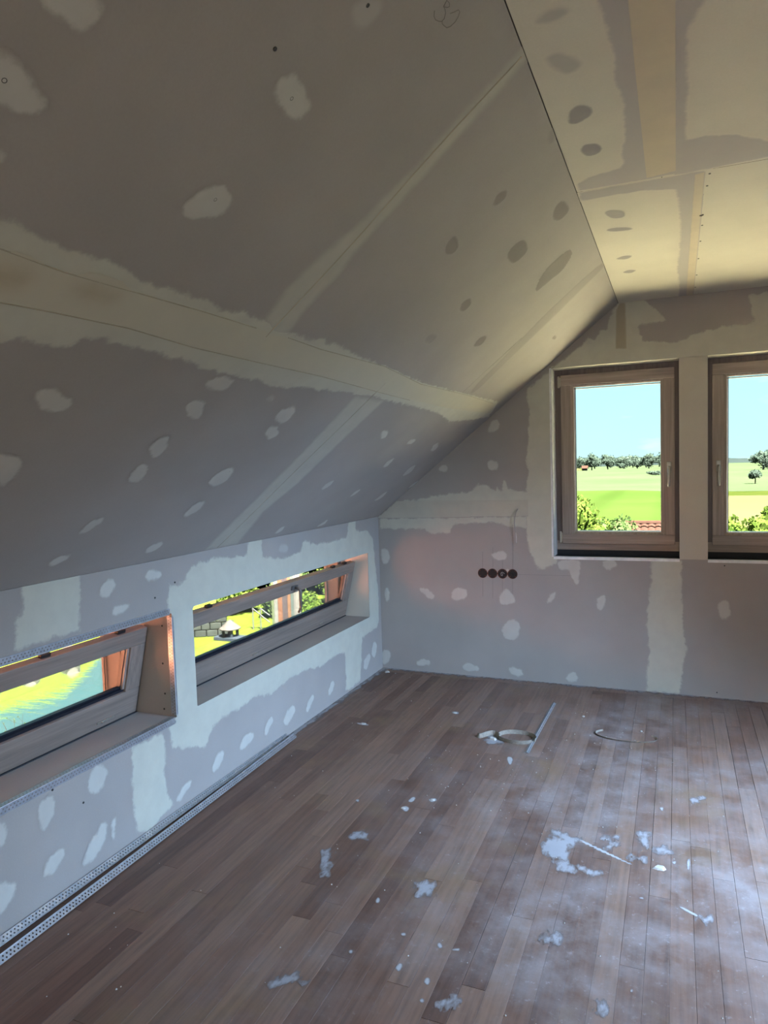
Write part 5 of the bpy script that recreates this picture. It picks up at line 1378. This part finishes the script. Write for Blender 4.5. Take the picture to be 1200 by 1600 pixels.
# far house with a reddish roof
def house(name, x, y, z, wx, wy, hw, hr, mat_roof, label):
    e = empty(name, (x, y, z))
    tag(e, label, 'house')
    MB().box(x - wx / 2, x + wx / 2, y - wy / 2, y + wy / 2, z, z + hw).build('wall', EX['wallp'], e)
    gp = MB().prism([(y - wy / 2, z + hw), (y + wy / 2, z + hw), (y, z + hw + hr * .96)], lambda u, v, d: (d, u, v), x - wx / 2, x + wx / 2)
    gp.build('gable', EX['wallp'], e)
    for s_ in (-1, 1):
        r_ = MB().add([(x - wx / 2 - .4, y + s_ * (wy / 2 + .5), z + hw - .25), (x + wx / 2 + .4, y + s_ * (wy / 2 + .5), z + hw - .25), (x + wx / 2 + .4, y, z + hw + hr), (x - wx / 2 - .4, y, z + hw + hr),
                       (x - wx / 2 - .4, y + s_ * (wy / 2 + .5), z + hw - .1), (x + wx / 2 + .4, y + s_ * (wy / 2 + .5), z + hw - .1), (x + wx / 2 + .4, y, z + hw + hr + .15), (x - wx / 2 - .4, y, z + hw + hr + .15)],
                      [(0, 1, 2, 3), (4, 5, 6, 7), (0, 1, 5, 4), (1, 2, 6, 5), (2, 3, 7, 6), (3, 0, 4, 7)])
        r_.build('roof', mat_roof, e)
    for k in range(3):
        MB().box(x - wx * .3 + k * wx * .3 - .5, x - wx * .3 + k * wx * .3 + .5, y - wy / 2 - .05, y - wy / 2, z + hw * .35, z + hw * .75).build('window', EX['slab'], e)
    return e
hp = at(914, 727, 400)
house('village_house', hp.x, 400, GZ, 2.6, 2.4, 1.5, 1.2, EX['tile'], 'tiny far house with a red roof among the far trees')

# red tiled roof of the neighbouring house, low in the left gable window
a, b = at(958, 817, 30), at(1033, 817, 30)
x0r, zr = a.x, a.z
e = empty('neighbour_house', (x0r + 2, 30, GZ))
tag(e, 'red tiled roof of the neighbouring house at the bottom of the left window', 'house')
MB().box(x0r + .35, x0r + 3.7, 26.7, 33.3, GZ, zr - 2.2).build('wall', EX['wallp'], e)
MB().prism([(26.7, zr - 2.2), (33.3, zr - 2.2), (30, zr - .15)], lambda u, v, d: (d, u, v), x0r + .35, x0r + 3.7).build('gable', EX['wallp'], e)
tl = MB()
nu, nv = 13, 12
for sgn in (-1, 1):
    for j in range(nv):                     # courses, each stepping over the one below
        t0, t1 = j / nv, (j + 1) / nv
        for i in range(nu):
            u0_, u1_ = x0r + i * .31, x0r + (i + 1) * .31
            prof = [(0, .0), (.25, .045), (.5, .06), (.75, .045), (1, 0.0)]
            k = len(tl.v)
            for t, lift in ((t0, .0), (t1, .05)):
                for f_, hz_ in prof:
                    tl.v.append((u0_ + (u1_ - u0_) * f_, 30 + sgn * 3.6 * t, zr - .02 - 2.25 * t + hz_ + lift))
            for m in range(4):
                tl.f.append((k + m, k + m + 1, k + 5 + m + 1, k + 5 + m))
tl.build('tiled_roof', EX['tile'], e)
MB().tube([(x0r, 30, zr), (x0r + 4.03, 30, zr)], .12, 8).build('ridge_tile', EX['tile'], e)

# garden trees in front of the gable
plant('garden_tree', (-1.75, 22, GZ), (1.75, 1.5, 1.75), 3900, .085, EX['leaf1'], 201, 'leafy bright green tree at the lower left of the left window', 'tree', None, 10, True, 1.15)
plant('garden_tree', (-.25, 25, GZ), (1.15, 1.0, 1.45), 2400, .08, EX['leaf2'], 202, 'smaller garden tree beside the red roof in the left window', 'tree', None, 8, True, .62)
for k, (px, top, wd, lb) in enumerate(((1146, 800, .75, 'narrow bush top at the left bottom of the right window'), (1188, 808, 1.1, 'rounded bush top at the right bottom of the right window'), (1203, 785, .5, 'branch tip at the right edge of the right window'))):
    p = at(px, top, 17 + 4 * k)
    hh = p.z - GZ
    plant('garden_bush', (p.x, 17 + 4 * k, GZ), (wd, wd, .75), 1300, .075, EX['leaf1'], 210 + k, lb, 'bush', 'garden bushes before the gable', 7, True, hh - 1.5)
# unseen pale roof, added below the sills to bounce sun onto the ceiling
sheet('bounce_roof', [(-1.5, .37), (RW + 1.5, .37), (RW + 1.5, 6.2), (-1.5, 6.2)], -.42, EX['bounce_pale'], 'unseen pale flat roof added below the gable windows to bounce sunlight', None)
# unseen orange roof, added to bounce warm sunlight in through the tilted windows
e = empty('bounce_annex', (-2.8, -4.8, GZ))
tag(e, 'unseen orange tiled roof added to bounce warm light through the tilted windows', 'bounce_annex')
pr = MB()
for j in range(17):
    t0, t1 = j / 12, (j + 1) / 12
    for i in range(20):
        y0_, y1_ = -7.2 + i * .24, -7.2 + (i + 1) * .24
        k = len(pr.v)
        for t, lift in ((t0, .03), (t1, 0)):
            for f_, hz_ in ((0, 0), (.25, .03), (.5, .04), (.75, .03), (1, 0)):
                pr.v.append((-1.25 - 3.0 * t, y0_ + (y1_ - y0_) * f_, -.85 + 2.1 * t + hz_ + lift))
        for m in range(4):
            pr.f.append((k + m, k + m + 1, k + 6 + m, k + 5 + m))
pr.build('tiled_roof', EX['otile'], e)
MB().prism([(-1.4, GZ), (-1.4, -.92), (-5.4, 2.0), (-5.4, GZ)], lambda u, v, d: (u, d, v), -7.1, -2.5).build('wall', EX['wallp'], e)

# pond, bank, boulders, lawn left of the house
sheet('lawn', [(-30, 10.2), (-6, 10.2), (-6, 60), (-40, 60)], GZ, EX['lawn'], 'sunny yellow-green lawn beyond the pond', None)
o = sheet('pond', [(-14.6, -14), (-5.5, -14), (-6, 8.5), (-9.5, 10.8), (-14.2, 11.8), (-14.5, 4)], GZ + .06, EX['water'], 'still pond mirroring grass and sky below the near tilted window', 'pond')
del o['kind']
bk = MB()
nx_, ny_ = 14, 16
for i in range(nx_ + 1):
    for j in range(ny_ + 1):
        x = -14.3 - i * .75
        y = -14 + j * 1.75
        t = min(1, i / 8)
        bk.v.append((x, y, GZ - .1 + 3.0 * (t * t * (3 - 2 * t)) + .12 * math.sin(x * 1.3 + y) * (i > 0)))
for i in range(nx_):
    for j in range(ny_):
        a_ = i * (ny_ + 1) + j
        bk.f.append((a_, a_ + 1, a_ + ny_ + 2, a_ + ny_ + 1))
tag(bk.build('grass_bank', EX['lawn'], None, True), 'grassy bank rising behind the pond', None, None, 'structure')
q = random.Random(3)
def rock(loc, r, mat, name, parent=None):
    bm = bmesh.new()
    bmesh.ops.create_icosphere(bm, subdivisions=1, radius=1)
    sx_, sy_, sz_ = (q.uniform(.75, 1.25) for _ in range(3))
    for v in bm.verts:
        k = q.uniform(.82, 1.12)
        v.co = Vector((v.co.x * sx_ * r * k + loc[0], v.co.y * sy_ * r * k + loc[1], v.co.z * sz_ * r * .7 * k + loc[2]))
    return MB().bm(bm).build(name, mat, parent)
for k, lb in enumerate(('left end of the far pond shore', 'left half of the far pond shore', 'middle of the far pond shore', 'right half of the far pond shore', 'far pond shore near the lawn', 'lawn corner of the pond')):
    o = rock((-15.0 + .1 * k, 5.0 + k * 1.35, GZ + .25), (.34, .28, .4, .3, .36, .27)[k], EX['cstone'], 'boulder')
    tag(o, 'cream boulder on the ' + lb, 'boulder', 'boulders along the far pond shore')
# dry stone wall seen in the far tilted window
e = empty('stone_wall', (-13.2, 13.8, GZ))
tag(e, 'low dry stone wall by the lawn, left part of the far tilted window', 'wall')
wd_ = Vector((2.6, 1.5, 0)).normalized()
for r in range(3):
    off = 0 if r % 2 == 0 else .18
    L_ = -1.4 + off
    while L_ < 1.3:
        ln = q.uniform(.28, .45)
        base = Vector((-13.2, 13.8, GZ + r * .24)) + wd_ * L_
        MB().obox(base, wd_ * (ln - .02), Vector((-wd_.y, wd_.x, 0)) * q.uniform(.28, .36), Vector((0, 0, .225)), .03).build('stone', EX['stone'], e)
        L_ += ln
# small roofed garden lantern
g0 = Vector((-11.5, 14.1, GZ))
e = empty('garden_lantern', g0)
tag(e, 'small stone garden lantern with a pale conical cap in the far tilted window', 'lantern')
MB().obox(g0 + Vector((-.5, -.25, 0)), (1.2, 0, 0), (0, .5, 0), (0, 0, .12), .02).build('base_slab', EX['slab'], e)
for dx, dy in ((-.16, -.16), (.16, -.16), (-.16, .16), (.16, .16)):
    MB().box(g0.x + dx - .035, g0.x + dx + .035, g0.y + dy - .035, g0.y + dy + .035, GZ + .12, GZ + .38).build('post', EX['slab'], e)
MB().lathe(g0 + Vector((0, 0, .36)), [(.001, -.005), (.34, 0), (.35, .03), (.18, .17), (.03, .30), (.001, .31)], (0, 0, 1), 18).build('cap', EX['cstone'], e)
# white pole frame
p0 = Vector((-11.6, 15.6, GZ))
e = empty('pole_frame', p0)
tag(e, 'white metal pole frame with slanting braces among the shrubs', 'frame')
for a_, b_ in (((0, 0, 0), (0, 0, .75)), ((.28, .05, 0), (.28, .05, .75)), ((0, 0, .73), (.62, .1, .25)), ((.28, .05, .74), (.62, .1, .5))):
    MB().tube([p0 + Vector(a_), p0 + Vector(b_)], .022, 6).build('pole', EX['wpost'], e)
# shrubs
SHR = [(-16.2, 16.0, 1.1, .9, 'leaf2', 'shrub behind the stone wall'), (-13.9, 18.0, 1.1, .9, 'leaf1', 'bright shrub behind the garden lantern'), (-11.9, 17.6, .85, .7, 'leaf2', 'shrub behind the white pole frame'),
       (-10.1, 17.0, .8, .6, 'leaf1', 'low shrub between pole frame and striped post'), (-13.8, 21.4, 1.5, 1.2, 'leaf2', 'large shrub in the second row left of the striped post'),
       (-10.9, 20.9, 1.2, .9, 'leaf1', 'bright shrub hidden partly by the striped post'), (-8.9, 19.2, 1.0, .6, 'leaf1', 'yellow-green shrub right of the striped post'),
       (-12.4, 25.2, 1.7, 1.3, 'leaf1', 'tall bright shrub behind the lever handle'), (-9.0, 24.6, 1.4, 1.1, 'leaf2', 'shrub at the right end of the far tilted window'),
       (-8.0, 21.9, .9, .8, 'leaf2', 'bluish shrub at the right edge of the pane'), (-17.2, 26, 2.0, 1.6, 'leaf2', 'tall dark shrub in the back row'), (-10.8, 29.8, 2.1, 1.9, 'leaf1', 'tall shrub farthest back')]
for k, (x, y, r, hz_, mt, lb) in enumerate(SHR):
    plant('shrub', (x, y, GZ), (r, r, hz_), 1500, .07 if y < 22 else .10, EX[mt], 300 + k, lb + ' in the garden', 'shrub', 'garden shrubs beyond the tilted window', 8, True)
# striped timber post of the balcony beyond the far tilted window
pa, pb = at(425, 960, 3.3), at(463, 945, 3.3)
wpx = (pb.x - pa.x)
e = empty('balcony_post', ((pa.x + pb.x) / 2, 3.35, -1.4))
tag(e, 'tall clad balcony post with white, orange and grey boards outside the far tilted window', 'post')
BR = [('pale green', (.05, .06, .03), .09), ('white', (.08, .08, .07), .17), ('orange', (.080, .038, .022), .17), ('grey-brown', (.035, .028, .028), .22), ('orange', (.085, .045, .026), .12), ('grey-green', (.045, .055, .048), .13), ('white', (.08, .074, .066), .10)]
u = 0.0
for k, (nm, col, fr_) in enumerate(BR):
    x0_, x1_ = pa.x + wpx * u, pa.x + wpx * (u + fr_)
    u += fr_
    o = MB().box(x0_ + .001, x1_ - .001, 3.3 + .006 * (k % 2), 3.42, -1.4, 1.2).build('board', matt('post_board_' + nm.replace(' ', '_').replace('-', '_'), col, .8, 0, .15, 9), e)
    o['label'] = nm + ' board'
MB().box(pa.x - .05, pb.x + .05, 3.25, 3.46, -4.0, -1.4).build('pier', EX['stone'], e)
# dry twiggy plant in front of the pond
tp = at(30, 1150, 3.4)
tg = MB()
q = random.Random(9)
base = Vector((tp.x, 3.4, tp.z - .35))
e = empty('twig_plant', (base.x, base.y, base.z))
tag(e, 'dry twiggy plant with pale tips in front of the pond', 'plant')
tips = []
for k in range(16):
    d = Vector((q.uniform(-.35, .45), q.uniform(-.3, .3), q.uniform(.25, .62)))
    m1 = base + d * .5 + Vector((q.uniform(-.04, .04), 0, .02))
    tip = base + d
    tg.tube([base, m1, tip], [.006, .004, .002], 5)
    for _ in range(4):
        t = q.uniform(.4, 1)
        s_ = base + d * t
        tt = s_ + Vector((q.uniform(-.1, .1), q.uniform(-.1, .1), q.uniform(.02, .1)))
        tg.tube([s_, tt], [.003, .0015], 4)
        tips.append(tt)
tg.build('stems', EX['twig'], e)
lf = MB()
for t in tips:
    for _ in range(3):
        a_ = Vector((q.uniform(-1, 1), q.uniform(-1, 1), q.uniform(-1, 1))).normalized() * .018
        b_ = a_.orthogonal().normalized() * .009
        lf.add([t - a_, t + b_, t + a_, t - b_], [(0, 1, 2, 3)])
lf.build('leaves', EX['leaf1'], e)
